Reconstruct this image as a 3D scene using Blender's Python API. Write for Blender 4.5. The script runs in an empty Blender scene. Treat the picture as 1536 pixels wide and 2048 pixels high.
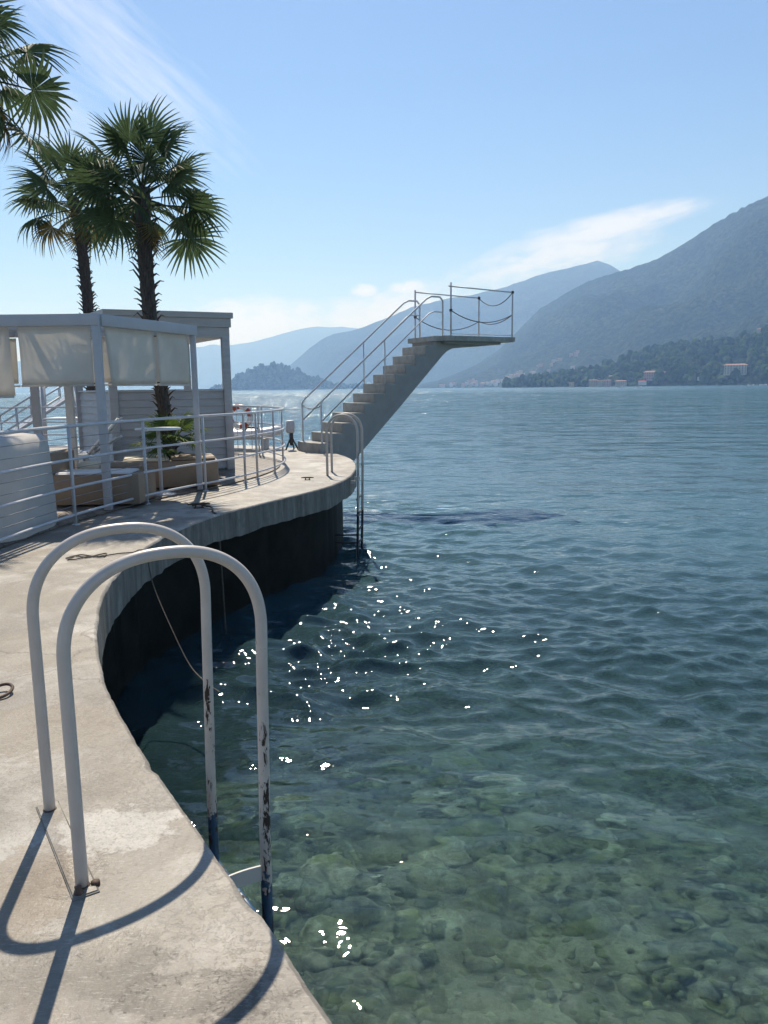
import bpy, bmesh, math, random
import numpy as np
from mathutils import Vector, Matrix, noise
R = math.radians
random.seed(7); rng = np.random.default_rng(7)
scene = bpy.context.scene
COL = scene.collection

# ------------------------------------------------------------------ camera, sky, sun, exposure
EYE = 1.6                       # metres above the deck (deck top is z = 0)
WATER = -1.55
F_PX = 1538.0; PITCH = R(9.15); ROLL = R(0.73)
cd = bpy.data.cameras.new('camera'); cam = bpy.data.objects.new('camera', cd); COL.objects.link(cam)
cd.sensor_fit = 'HORIZONTAL'; cd.sensor_width = 36.0; cd.lens = 36.0 * F_PX / 1536.0
cd.clip_start = 0.05; cd.clip_end = 120000
cam.matrix_world = Matrix.Translation((0, 0, EYE)) @ Matrix.Rotation(math.pi / 2 - PITCH, 4, 'X') @ Matrix.Rotation(-ROLL, 4, 'Z')
scene.camera = cam

SUN_AZ = R(-10.7); SUN_EL = R(51)          # azimuth measured from +Y towards +X
world = bpy.data.worlds.new('World'); scene.world = world; world.use_nodes = True
wn = world.node_tree.nodes; wl = world.node_tree.links
for n in list(wn): wn.remove(n)
def N(tree, t, **kw):
    n = tree.nodes.new(t)
    for k, v in kw.items():
        if k == 'ins':
            for i, val in v.items(): n.inputs[i].default_value = val
        else: setattr(n, k, v)
    return n
W = world.node_tree
sky = N(W, 'ShaderNodeTexSky', sky_type='NISHITA', sun_disc=False, sun_elevation=SUN_EL, sun_rotation=SUN_AZ,
        altitude=200, air_density=1.15, dust_density=0.25, ozone_density=6.0)
bg = N(W, 'ShaderNodeBackground'); bg.inputs['Strength'].default_value = 0.069
wo = N(W, 'ShaderNodeOutputWorld')
def wmath(op, a, b=None, clamp=False):
    m = N(W, 'ShaderNodeMath', operation=op); m.use_clamp = clamp
    for i, v in enumerate((a, b)):
        if v is None: continue
        if isinstance(v, (int, float)): m.inputs[i].default_value = v
        else: W.links.new(v, m.inputs[i])
    return m.outputs[0]
tc = N(W, 'ShaderNodeTexCoord'); sep = N(W, 'ShaderNodeSeparateXYZ'); wl.new(tc.outputs['Generated'], sep.inputs[0])
az = wmath('ARCTAN2', sep.outputs['X'], sep.outputs['Y']); el = wmath('ARCSINE', sep.outputs['Z'])
def cloud(a0, e0, la, le, tilt, scale, stretch, thr, dens, seed, soft=0.3, rot=None):
    """a patch of cloud round a direction: azimuth a0, elevation e0, half sizes la, le (degrees)"""
    da = wmath('SUBTRACT', az, R(a0)); de = wmath('SUBTRACT', el, R(e0))
    c, s = math.cos(R(tilt)), math.sin(R(tilt))
    u = wmath('ADD', wmath('MULTIPLY', da, c), wmath('MULTIPLY', de, s))
    v = wmath('SUBTRACT', wmath('MULTIPLY', de, c), wmath('MULTIPLY', da, s))
    un = wmath('DIVIDE', u, R(la)); vn = wmath('DIVIDE', v, R(le))
    r2 = wmath('ADD', wmath('MULTIPLY', un, un), wmath('MULTIPLY', vn, vn))
    mask = wmath('SUBTRACT', 1.0, r2, True)
    comb = N(W, 'ShaderNodeCombineXYZ')
    W.links.new(wmath('MULTIPLY', u, scale), comb.inputs[0]); W.links.new(wmath('MULTIPLY', v, scale * stretch), comb.inputs[1])
    comb.inputs[2].default_value = seed
    nz = N(W, 'ShaderNodeTexNoise', ins={'Scale': 1.0, 'Detail': 5.0, 'Roughness': 0.62, 'Distortion': 0.0})
    W.links.new(comb.outputs[0], nz.inputs['Vector'])
    x = wmath('ADD', nz.outputs[0], wmath('MULTIPLY', mask, 0.45))
    x = wmath('DIVIDE', wmath('SUBTRACT', x, thr), soft, True)
    x = wmath('MULTIPLY', x, wmath('POWER', mask, 0.6))
    return wmath('MULTIPLY', x, dens, True)
clouds = [cloud(12.5, 9.0, 10, 2.2, 11, 20, 2.6, 0.64, 0.75, 1.0, 0.32),
          cloud(16, 10.6, 8, 1.2, 10, 16, 3.4, 0.56, 0.8, 4.0, 0.30),
          cloud(-9.5, 4.6, 9, 2.6, 4, 26, 1.8, 0.60, 0.8, 2.0, 0.30),
          cloud(0.5, 5.4, 8, 2.2, 8, 28, 1.9, 0.60, 0.75, 6.0, 0.30),
          cloud(-1.2, 6.9, 1.2, .6, 0, 60, 1.5, 0.50, 0.8, 9.0, 0.30),
          cloud(1.9, 7.1, 1.8, .6, 6, 50, 1.6, 0.50, 0.8, 12.0, 0.30),
          cloud(-17.5, 21, 13, 3.6, -36, 13, 7, 0.64, 0.46, 3.0, 0.45),
          cloud(-25, 18.5, 13, 4.2, -24, 12, 7, 0.62, 0.40, 8.0, 0.45),
          cloud(65, 14, 26, 5, 8, 6, 4, 0.55, 0.5, 21.0, 0.45)]
world.cycles.sampling_method = 'MANUAL'; world.cycles.sample_map_resolution = 256
tot = clouds[0]
for c in clouds[1:]: tot = wmath('MAXIMUM', tot, c)
mixc = N(W, 'ShaderNodeMix', data_type='RGBA')
tint = N(W, 'ShaderNodeVectorMath', operation='MULTIPLY'); wl.new(sky.outputs[0], tint.inputs[0]); tint.inputs[1].default_value = (0.90, 0.955, 1.07)
wl.new(tot, mixc.inputs['Factor']); wl.new(tint.outputs[0], mixc.inputs['A']); mixc.inputs['B'].default_value = (9.6, 9.7, 10.4, 1)
wl.new(mixc.outputs['Result'], bg.inputs['Color']); wl.new(bg.outputs[0], wo.inputs[0])

sd = bpy.data.lights.new('sun', 'SUN'); sd.energy = 4.2; sd.angle = R(0.53); sd.color = (1.0, 0.95, 0.87)
sun = bpy.data.objects.new('sun', sd); COL.objects.link(sun)
sdir = Vector((math.sin(SUN_AZ) * math.cos(SUN_EL), math.cos(SUN_AZ) * math.cos(SUN_EL), math.sin(SUN_EL)))
sun.rotation_euler = sdir.to_track_quat('Z', 'Y').to_euler(); sun.location = (0, 0, 40)

vs = scene.view_settings
vs.view_transform = 'Standard'; vs.look = 'None'; vs.gamma = 1.0; vs.exposure = 0.62; vs.use_curve_mapping = False
cy = scene.cycles
cy.max_bounces = 8; cy.transmission_bounces = 6; cy.transparent_max_bounces = 12; cy.glossy_bounces = 4; cy.diffuse_bounces = 3; cy.volume_bounces = 1
cy.use_denoising = True; cy.sample_clamp_indirect = 4.0; cy.sample_clamp_direct = 300.0; cy.blur_glossy = 0.3

# ------------------------------------------------------------------ helpers
def ray(x, y):
    u = (x - 768) / F_PX; v = (1024 - y) / F_PX
    c, s = math.cos(ROLL), math.sin(ROLL)
    ul, vl = u * c + v * s, -u * s + v * c
    return Vector((ul, math.cos(PITCH) + vl * math.sin(PITCH), -math.sin(PITCH) + vl * math.cos(PITCH)))
def onz(x, y, z=0.0):
    d = ray(x, y); return Vector((0, 0, EYE)) + d * ((z - EYE) / d.z)
def ony(x, y, Y):
    d = ray(x, y); return Vector((0, 0, EYE)) + d * (Y / d.y)
V = Vector
OFF = {}
def woff(o): return OFF.get(o.name, V((0, 0, 0))) if o else V((0, 0, 0))
def tag(o, label=None, cat=None, group=None, kind=None):
    if label: o['label'] = label
    if cat: o['category'] = cat
    if group: o['group'] = group
    if kind: o['kind'] = kind
    return o
def thing(name, base, label, cat, group=None):
    o = bpy.data.objects.new(name, None); COL.objects.link(o); o.location = base
    o.empty_display_size = 0.2
    OFF[o.name] = V(base); return tag(o, label, cat, group)

class MB:
    def __init__(s): s.v = []; s.f = []; s.sm = []
    def add(s, vs, fs, smooth=False):
        k = len(s.v); s.v += [tuple(p) for p in vs]
        s.f += [tuple(i + k for i in f) for f in fs]; s.sm += [smooth] * len(fs); return s
    def box(s, c, size, rz=0.0, bev=0.0, m=None):
        hx, hy, hz = size[0] / 2, size[1] / 2, size[2] / 2
        M = Matrix.Translation(c) @ Matrix.Rotation(rz, 4, 'Z') if m is None else Matrix.Translation(c) @ m
        if bev <= 0:
            vs = [M @ V((sx * hx, sy * hy, sz * hz)) for sz in (-1, 1) for sx, sy in ((-1, -1), (1, -1), (1, 1), (-1, 1))]
            return s.add(vs, [(3, 2, 1, 0), (4, 5, 6, 7), (0, 1, 5, 4), (1, 2, 6, 5), (2, 3, 7, 6), (3, 0, 4, 7)])
        bm = bmesh.new(); bmesh.ops.create_cube(bm, size=1.0)
        for v in bm.verts: v.co = V((v.co.x * 2 * hx, v.co.y * 2 * hy, v.co.z * 2 * hz))
        bmesh.ops.bevel(bm, geom=bm.edges[:], offset=bev, segments=2, profile=0.5, affect='EDGES')
        bm.verts.index_update()
        s.add([M @ v.co for v in bm.verts], [[v.index for v in f.verts] for f in bm.faces], True); bm.free(); return s
    def tube(s, pts, r, n=10, caps=True, closed=False):
        pts = [V(p) for p in pts]; k0 = len(pts)
        rs = r if isinstance(r, (list, tuple)) else [r] * k0
        tang = []
        for i in range(k0):
            a = pts[i - 1] if (i > 0 or closed) else pts[0]; b = pts[(i + 1) % k0] if (i < k0 - 1 or closed) else pts[-1]
            t = (b - a); tang.append(t.normalized() if t.length > 1e-9 else V((0, 0, 1)))
        t = tang[0]; u = t.cross(V((0, 0, 1)));
        if u.length < 1e-3: u = t.cross(V((1, 0, 0)))
        u.normalize(); vs = []
        for i in range(k0):
            t = tang[i]; u = (u - t * u.dot(t)).normalized(); w = t.cross(u)
            for j in range(n):
                a = 2 * math.pi * j / n; vs.append(pts[i] + (u * math.cos(a) + w * math.sin(a)) * rs[i])
        fs = []
        rng_ = range(k0 if closed else k0 - 1)
        for i in rng_:
            i2 = (i + 1) % k0
            for j in range(n): fs.append((i * n + j, i * n + (j + 1) % n, i2 * n + (j + 1) % n, i2 * n + j))
        s.add(vs, fs, True)
        if caps and not closed:
            k = len(s.v) - len(vs)
            s.f += [tuple(k + j for j in reversed(range(n))), tuple(k + (k0 - 1) * n + j for j in range(n))]; s.sm += [False, False]
        return s
    def prism(s, poly, z0, z1):
        n = len(poly); vs = [(p[0], p[1], z0) for p in poly] + [(p[0], p[1], z1) for p in poly]
        fs = [tuple(reversed(range(n))), tuple(range(n, 2 * n))] + [(i, (i + 1) % n, n + (i + 1) % n, n + i) for i in range(n)]
        return s.add(vs, fs)
    def lathe(s, prof, c=(0, 0, 0), n=20, smooth=True):
        vs = []; m = len(prof)
        for r, z in prof:
            for j in range(n): a = 2 * math.pi * j / n; vs.append((c[0] + r * math.cos(a), c[1] + r * math.sin(a), c[2] + z))
        fs = [(i * n + j, i * n + (j + 1) % n, (i + 1) * n + (j + 1) % n, (i + 1) * n + j) for i in range(m - 1) for j in range(n)]
        s.add(vs, fs, smooth); k = len(s.v) - len(vs)
        s.f += [tuple(k + j for j in reversed(range(n))), tuple(k + (m - 1) * n + j for j in range(n))]; s.sm += [False, False]; return s
    def mesh(s, name, mat, off=V((0, 0, 0))):
        me = bpy.data.meshes.new(name)
        me.from_pydata([(p[0] - off[0], p[1] - off[1], p[2] - off[2]) for p in s.v], [], s.f)
        me.polygons.foreach_set('use_smooth', s.sm); me.update()
        if mat: me.materials.append(mat)
        return me
    def build(s, name, mat, parent=None, base=None):
        off = woff(parent) if parent else (V(base) if base is not None else V((0, 0, 0)))
        o = bpy.data.objects.new(name, s.mesh(name, mat, off)); COL.objects.link(o)
        if parent: o.parent = parent
        else: o.location = off
        OFF[o.name] = off
        return o
def inst(name, me, parent, loc, rot=(0, 0, 0), scale=(1, 1, 1)):
    o = bpy.data.objects.new(name, me); COL.objects.link(o); o.parent = parent
    o.location = loc; o.rotation_euler = rot; o.scale = scale; return o
def catmull(P, n=10):
    P = [V(p) for p in P]; out = []
    for i in range(len(P) - 1):
        a, b, c, d = P[max(i - 1, 0)], P[i], P[i + 1], P[min(i + 2, len(P) - 1)]
        for j in range(n):
            t = j / n; t2 = t * t; t3 = t2 * t
            out.append(0.5 * ((2 * b) + (c - a) * t + (2 * a - 5 * b + 4 * c - d) * t2 + (3 * b - a - 3 * c + d) * t3))
    out.append(P[-1].copy()); return out
def along(path, d):
    for a, b in zip(path[:-1], path[1:]):
        l = (b - a).length
        if d <= l: return a.lerp(b, d / max(l, 1e-9)), (b - a).normalized()
        d -= l
    return path[-1].copy(), (path[-1] - path[-2]).normalized()
def plen(path): return sum((b - a).length for a, b in zip(path[:-1], path[1:]))

# ------------------------------------------------------------------ materials
def mat(name):
    m = bpy.data.materials.new(name); m.use_nodes = True
    t = m.node_tree; return m, t, t.nodes['Principled BSDF']
def link(t, a, b): t.links.new(a, b)
def ramp(t, fac, stops):
    r = N(t, 'ShaderNodeValToRGB'); link(t, fac, r.inputs[0]); e = r.color_ramp.elements
    while len(e) < len(stops): e.new(0.5)
    for i, (p, c) in enumerate(stops): e[i].position = p; e[i].color = (*c, 1) if len(c) == 3 else c
    return r.outputs[0]
def tnoise(t, scale, detail=5, rough=0.55, dist=0.0, vec=None, sc3=None, coord='Position'):
    n = N(t, 'ShaderNodeTexNoise', ins={'Scale': scale, 'Detail': detail, 'Roughness': rough, 'Distortion': dist})
    if vec is None:
        vec = N(t, 'ShaderNodeNewGeometry').outputs['Position'] if coord == 'Position' else N(t, 'ShaderNodeTexCoord').outputs['Object']
    if sc3:
        mp = N(t, 'ShaderNodeMapping'); mp.inputs['Scale'].default_value = sc3; link(t, vec, mp.inputs[0]); vec = mp.outputs[0]
    link(t, vec, n.inputs['Vector']); return n.outputs[0]
def tmix(t, fac, a, b):
    m = N(t, 'ShaderNodeMix', data_type='RGBA')
    for k, v in (('Factor', fac), ('A', a), ('B', b)):
        if isinstance(v, tuple): m.inputs[k].default_value = (*v, 1)
        elif isinstance(v, float): m.inputs[k].default_value = v
        else: link(t, v, m.inputs[k])
    return m.outputs['Result']
def tmath(t, op, a, b=None, clamp=False):
    m = N(t, 'ShaderNodeMath', operation=op); m.use_clamp = clamp
    for i, v in enumerate((a, b)):
        if v is None: continue
        if isinstance(v, (int, float)): m.inputs[i].default_value = v
        else: link(t, v, m.inputs[i])
    return m.outputs[0]
def bump(t, p, h, strength, dist=0.01):
    b = N(t, 'ShaderNodeBump', ins={'Strength': strength, 'Distance': dist}); link(t, h, b.inputs['Height'])
    link(t, b.outputs[0], p.inputs['Normal']); return b
def simple(name, col, rough=0.5, var=0.12, scale=6.0, bmp=0.0, bscale=60.0, metal=0.0, coord='Position', sc3=None, spec=None):
    m, t, p = mat(name)
    n = tnoise(t, scale, 6, 0.6, coord=coord, sc3=sc3)
    lo = tuple(c * (1 - var) for c in col); hi = tuple(min(1, c * (1 + var)) for c in col)
    link(t, ramp(t, n, [(0.3, lo), (0.7, hi)]), p.inputs['Base Color'])
    p.inputs['Roughness'].default_value = rough; p.inputs['Metallic'].default_value = metal
    if spec is not None: p.inputs['Specular IOR Level'].default_value = spec
    if bmp: bump(t, p, tnoise(t, bscale, 4, coord=coord), bmp, 0.004)
    return m
M = {}
# weathered concrete of the deck: blotches, brown stains, peeled paint, cracks
m, t, p = mat('weathered_concrete')
big = tnoise(t, 0.9, 6, 0.6, 0.6); mid = tnoise(t, 4.5, 7, 0.65, 0.4); fine = tnoise(t, 60, 5, 0.7); st = tnoise(t, 1.7, 6, 0.62, 1.0, sc3=(1, 1.0, 1))
c = ramp(t, mid, [(0.34, (0.175, 0.16, 0.135)), (0.48, (0.30, 0.275, 0.235)), (0.64, (0.41, 0.38, 0.335))])
c = tmix(t, ramp(t, st, [(0.50, (0, 0, 0)), (0.66, (.9, .9, .9))]), c, (0.175, 0.135, 0.095))
peel = ramp(t, tmath(t, 'ADD', tmath(t, 'MULTIPLY', tnoise(t, 22, 8, 0.7, 1.2), 0.55), tmath(t, 'MULTIPLY', big, 0.6)), [(0.60, (0, 0, 0)), (0.615, (1, 1, 1))])
c = tmix(t, tmath(t, 'MULTIPLY', peel, 0.38), c, (0.40, 0.37, 0.325))
grey = ramp(t, tmath(t, 'ADD', tmath(t, 'MULTIPLY', tnoise(t, 2.2, 4, 0.5, 0.3), 0.8), tmath(t, 'MULTIPLY', tnoise(t, 30, 6, 0.7), 0.2)), [(0.530, (0, 0, 0)), (0.55, (.62, .62, .62))])
c = tmix(t, grey, c, (0.15, 0.135, 0.115))
blot = tnoise(t, 0.75, 5, .6, .8, sc3=(1.3, .8, 1)); c = tmix(t, ramp(t, blot, [(0.42, (.8, .8, .8)), (0.56, (0, 0, 0))]), c, (0.165, 0.142, 0.115))
c = tmix(t, ramp(t, tnoise(t, 1.3, 6, .62, .5), [(0.54, (0, 0, 0)), (0.66, (.6, .6, .6))]), c, (0.43, 0.41, 0.37))
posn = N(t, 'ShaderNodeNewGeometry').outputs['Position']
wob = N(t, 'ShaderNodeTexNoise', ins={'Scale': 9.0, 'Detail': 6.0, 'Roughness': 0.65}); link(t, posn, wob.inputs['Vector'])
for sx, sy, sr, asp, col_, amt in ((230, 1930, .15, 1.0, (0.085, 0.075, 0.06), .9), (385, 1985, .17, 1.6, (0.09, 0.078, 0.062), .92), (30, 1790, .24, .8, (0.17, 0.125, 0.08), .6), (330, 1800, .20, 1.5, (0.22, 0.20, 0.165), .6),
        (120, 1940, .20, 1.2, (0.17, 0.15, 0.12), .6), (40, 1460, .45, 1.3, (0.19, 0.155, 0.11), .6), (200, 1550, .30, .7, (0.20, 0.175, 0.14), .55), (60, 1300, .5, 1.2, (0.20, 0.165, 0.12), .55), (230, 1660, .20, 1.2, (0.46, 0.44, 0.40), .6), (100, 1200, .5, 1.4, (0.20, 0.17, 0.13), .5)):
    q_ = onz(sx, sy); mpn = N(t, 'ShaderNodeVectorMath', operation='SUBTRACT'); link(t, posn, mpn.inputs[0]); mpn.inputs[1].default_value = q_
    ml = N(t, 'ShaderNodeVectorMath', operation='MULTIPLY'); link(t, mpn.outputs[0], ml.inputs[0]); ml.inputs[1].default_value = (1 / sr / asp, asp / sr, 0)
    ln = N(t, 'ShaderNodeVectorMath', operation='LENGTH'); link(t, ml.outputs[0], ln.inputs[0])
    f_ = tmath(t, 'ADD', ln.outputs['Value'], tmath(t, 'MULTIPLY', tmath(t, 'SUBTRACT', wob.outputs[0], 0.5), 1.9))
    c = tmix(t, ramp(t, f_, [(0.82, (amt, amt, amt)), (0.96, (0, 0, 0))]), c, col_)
vor = N(t, 'ShaderNodeTexVoronoi', feature='DISTANCE_TO_EDGE', ins={'Scale': 0.33})
geo = N(t, 'ShaderNodeNewGeometry'); off = N(t, 'ShaderNodeVectorMath', operation='ADD')
nz = N(t, 'ShaderNodeTexNoise', ins={'Scale': 3.5, 'Detail': 5.0}); link(t, geo.outputs['Position'], nz.inputs['Vector'])
sc_ = N(t, 'ShaderNodeVectorMath', operation='SCALE'); link(t, nz.outputs['Color'], sc_.inputs[0]); sc_.inputs['Scale'].default_value = 0.35
link(t, geo.outputs['Position'], off.inputs[0]); link(t, sc_.outputs[0], off.inputs[1]); link(t, off.outputs[0], vor.inputs['Vector'])
crack = ramp(t, vor.outputs['Distance'], [(0.0, (1, 1, 1)), (0.005, (0, 0, 0))])
c = tmix(t, tmath(t, 'MULTIPLY', crack, 0.6), c, (0.10, 0.085, 0.07))
c = tmix(t, ramp(t, fine, [(0.36, (.55, .55, .55)), (0.48, (0, 0, 0))]), c, (0.155, 0.135, 0.11))
c = tmix(t, ramp(t, tnoise(t, 110, 4, .7, sc3=(.35, 1.3, 1)), [(0.54, (0, 0, 0)), (0.70, (.4, .4, .4))]), c, (0.48, 0.46, 0.42))
link(t, c, p.inputs['Base Color'])
link(t, ramp(t, mid, [(0.3, (.42, .42, .42)), (0.7, (.68, .68, .68))]), p.inputs['Roughness'])
h = tmath(t, 'ADD', tmath(t, 'MULTIPLY', fine, 0.5), tmath(t, 'ADD', tmath(t, 'MULTIPLY', peel, 0.10), tmath(t, 'ADD', tmath(t, 'MULTIPLY', mid, 0.8), tmath(t, 'MULTIPLY', crack, -0.5))))
bump(t, p, h, 0.55, 0.008); M['concrete'] = m
# fascia concrete with dark runs
m, t, p = mat('streaked_concrete')
s1 = tnoise(t, 3.0, 6, 0.65, 0.3, sc3=(2.2, 2.2, 0.35)); s2 = tnoise(t, 9, 6, 0.7)
c = ramp(t, s1, [(0.3, (0.065, 0.062, 0.052)), (0.52, (0.16, 0.15, 0.13)), (0.75, (0.28, 0.265, 0.235))])
c = tmix(t, ramp(t, s2, [(0.5, (0, 0, 0)), (0.7, (.6, .6, .6))]), c, (0.09, 0.09, 0.075))
link(t, c, p.inputs['Base Color']); p.inputs['Roughness'].default_value = 0.8; bump(t, p, tnoise(t, 40, 6, .7), 0.6, 0.01); M['fascia'] = m
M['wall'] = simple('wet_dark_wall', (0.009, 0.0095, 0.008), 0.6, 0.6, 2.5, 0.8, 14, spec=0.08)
M['stair'] = simple('grey_painted_concrete', (0.30, 0.29, 0.265), 0.75, 0.10, 3.0, 0.25, 70)
m, t, p = mat('stair_tread_concrete')
c = ramp(t, tnoise(t, 5, 6, .65), [(0.3, (0.25, 0.24, 0.21)), (0.7, (0.40, 0.38, 0.34))]); link(t, c, p.inputs['Base Color']); p.inputs['Roughness'].default_value = .8
bump(t, p, tnoise(t, 50, 5), .4, .006); M['tread'] = m
# ladder paint: off-white enamel with chips, blue paint on the outer legs near the water
def ladder_paint(name, chip_from, chip_to, nx, ny, blue0, blue1, outer_dark=False):
    m, t, p = mat(name)
    tcn = N(t, 'ShaderNodeTexCoord').outputs['Object']; sp = N(t, 'ShaderNodeSeparateXYZ'); link(t, tcn, sp.inputs[0])
    s = tmath(t, 'ADD', tmath(t, 'MULTIPLY', sp.outputs[0], nx), tmath(t, 'MULTIPLY', sp.outputs[1], ny))
    outer = tmath(t, 'MULTIPLY', tmath(t, 'SUBTRACT', s, chip_from), 1.0 / (chip_to - chip_from), True)
    low = tmath(t, 'MULTIPLY', tmath(t, 'SUBTRACT', 0.95, sp.outputs[2]), 1.4, True)
    n1 = tnoise(t, 60, 6, 0.68, 1.2, vec=tcn, sc3=(1, 1, 0.30)); n2 = tnoise(t, 26, 3, 0.5, vec=tcn, sc3=(1, 1, .2))
    e = tmath(t, 'ADD', tmath(t, 'ADD', tmath(t, 'MULTIPLY', n1, 0.6), tmath(t, 'MULTIPLY', n2, 0.55)), tmath(t, 'MULTIPLY', tmath(t, 'MULTIPLY', outer, low), 0.140))
    chip = ramp(t, e, [(0.765, (0, 0, 0)), (0.778, (1, 1, 1))])
    base = ramp(t, tnoise(t, 7, 5, .6, vec=tcn), [(0.3, (0.47, 0.415, 0.365)), (0.7, (0.55, 0.495, 0.44))])
    zb = tmath(t, 'ADD', sp.outputs[2], tmath(t, 'MULTIPLY', tmath(t, 'SUBTRACT', tnoise(t, 20, 5, .7, vec=tcn), 0.5), 0.55))
    blue = tmath(t, 'MULTIPLY', tmath(t, 'DIVIDE', tmath(t, 'SUBTRACT', blue1, zb), blue1 - blue0, True), outer)
    dk = (0.012, 0.016, 0.03) if outer_dark else (0.03, 0.08, 0.15)
    c = tmix(t, ramp(t, blue, [(0.45, (0, 0, 0)), (0.55, (1, 1, 1))]), base, dk)
    c = tmix(t, chip, c, (0.035, 0.022, 0.016))
    link(t, c, p.inputs['Base Color']); link(t, ramp(t, chip, [(0, (.38, .38, .38)), (1, (.8, .8, .8))]), p.inputs['Roughness'])
    bump(t, p, tmath(t, 'MULTIPLY', chip, -1.0), 0.5, 0.002); return m
_a33 = R(33)
M['ladder'] = ladder_paint('chipped_white_enamel', 0.45, 0.62, math.cos(_a33), math.sin(_a33), -0.30, -0.14)
M['ladder_far'] = ladder_paint('far_ladder_enamel', 0.45, 0.60, 1.0, 0.0, -0.75, -0.60, True)
M['rail'] = simple('grey_galvanised_paint', (0.50, 0.50, 0.51), 0.36, 0.10, 5.0, 0.1, 40)
M['wire'] = simple('thin_steel_wire', (0.24, 0.24, 0.25), 0.4, 0.1, metal=0.6)
M['frame'] = simple('grey_powder_coat', (0.44, 0.44, 0.45), 0.5, 0.06, 4.0)
M['frame_white'] = simple('white_painted_timber', (0.55, 0.53, 0.49), 0.6, 0.08, 4.0)
M['cladding'] = simple('grey_cladding_board', (0.42, 0.42, 0.42), 0.6, 0.10, 3.0, 0.15, 40, sc3=(1, 1, 6))
M['dark'] = simple('dark_metal', (0.03, 0.03, 0.032), 0.5, 0.3)
M['rust'] = simple('rusty_iron', (0.09, 0.055, 0.035), 0.75, 0.5, 20, .5, 80)
M['rope'] = simple('dark_rope', (0.10, 0.085, 0.065), 0.9, 0.5, 60, .8, 150)
M['rope_pale'] = simple('frayed_grey_rope', (0.30, 0.27, 0.22), 0.9, 0.4, 60, .8, 150)
M['rubber'] = simple('blue_black_rope', (0.05, 0.055, 0.07), 0.6, 0.3, 30)
M['plastic'] = simple('white_plastic', (0.72, 0.72, 0.70), 0.35, 0.04)
M['orange'] = simple('orange_red_plastic', (0.34, 0.06, 0.035), 0.45, 0.1)
m, t, p = mat('terrace_board')
info = N(t, 'ShaderNodeObjectInfo')
g = tnoise(t, 3, 6, .65, .3, sc3=(1.5, 1.5, 1)); c = ramp(t, g, [(0.3, (0.105, 0.085, 0.068)), (0.7, (0.20, 0.165, 0.135))])
hs = N(t, 'ShaderNodeHueSaturation'); link(t, c, hs.inputs['Color']); link(t, tmath(t, 'ADD', tmath(t, 'MULTIPLY', info.outputs['Random'], 0.6), 0.7), hs.inputs['Value'])
link(t, hs.outputs[0], p.inputs['Base Color']); p.inputs['Roughness'].default_value = .6; bump(t, p, tnoise(t, 40, 5), .3, .004); M['board'] = m
def cloth(name, col, trans, weave=900):
    m, t, p = mat(name)
    d = N(t, 'ShaderNodeBsdfDiffuse'); tr = N(t, 'ShaderNodeBsdfTranslucent'); mx = N(t, 'ShaderNodeMixShader'); mx.inputs[0].default_value = trans
    n = tnoise(t, 2.5, 5, .6); cc = ramp(t, n, [(0.3, tuple(x * .92 for x in col)), (0.7, tuple(min(1, x * 1.06) for x in col))])
    for s_ in (d, tr): link(t, cc, s_.inputs['Color'])
    b = N(t, 'ShaderNodeBump', ins={'Strength': .15, 'Distance': .004}); link(t, tnoise(t, 6, 4), b.inputs['Height']); link(t, b.outputs[0], d.inputs['Normal'])
    link(t, d.outputs[0], mx.inputs[1]); link(t, tr.outputs[0], mx.inputs[2]); link(t, mx.outputs[0], t.nodes['Material Output'].inputs[0]); return m
M['blind'] = cloth('off_white_blind_fabric', (0.78, 0.74, 0.66), 0.36)
M['drape'] = cloth('white_cover_fabric', (0.56, 0.53, 0.49), 0.06)
M['sofa'] = simple('tan_faux_leather', (0.25, 0.18, 0.12), 0.55, 0.10, 5, .2, 60)
M['cushion'] = simple('cream_cushion', (0.62, 0.54, 0.40), 0.7, 0.06, 5, .3, 30)
M['white_pad'] = simple('white_seat_pad', (0.70, 0.69, 0.68), 0.7, 0.05)
# foliage
def leafmat(name, col, tip, trans=0.35):
    m, t, p = mat(name); info = N(t, 'ShaderNodeObjectInfo')
    n = tnoise(t, 9, 4, .6); c = ramp(t, n, [(0.3, tuple(x * .6 for x in col)), (0.7, tuple(x * 1.3 for x in col))])
    c = tmix(t, tmath(t, 'MULTIPLY', info.outputs['Random'], 0.45), c, tip)
    tr = N(t, 'ShaderNodeBsdfTranslucent'); link(t, c, tr.inputs['Color']); link(t, c, p.inputs['Base Color']); p.inputs['Roughness'].default_value = .62; p.inputs['Specular IOR Level'].default_value = .25
    mx = N(t, 'ShaderNodeMixShader'); mx.inputs[0].default_value = trans
    link(t, p.outputs[0], mx.inputs[1]); link(t, tr.outputs[0], mx.inputs[2]); link(t, mx.outputs[0], t.nodes['Material Output'].inputs[0]); return m
M['leaf'] = leafmat('palm_leaf', (0.056, 0.092, 0.040), (0.085, 0.11, 0.045), .40)
M['leaf_dry'] = leafmat('yellowed_palm_leaf', (0.20, 0.16, 0.05), (0.27, 0.21, 0.09))
M['leaf_young'] = leafmat('bright_palm_leaf', (0.09, 0.15, 0.03), (0.13, 0.17, 0.03))
M['trunk'] = simple('fibrous_palm_trunk', (0.068, 0.058, 0.050), 0.95, 0.55, 14, 1.0, 45, sc3=(3, 3, .5))
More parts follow.
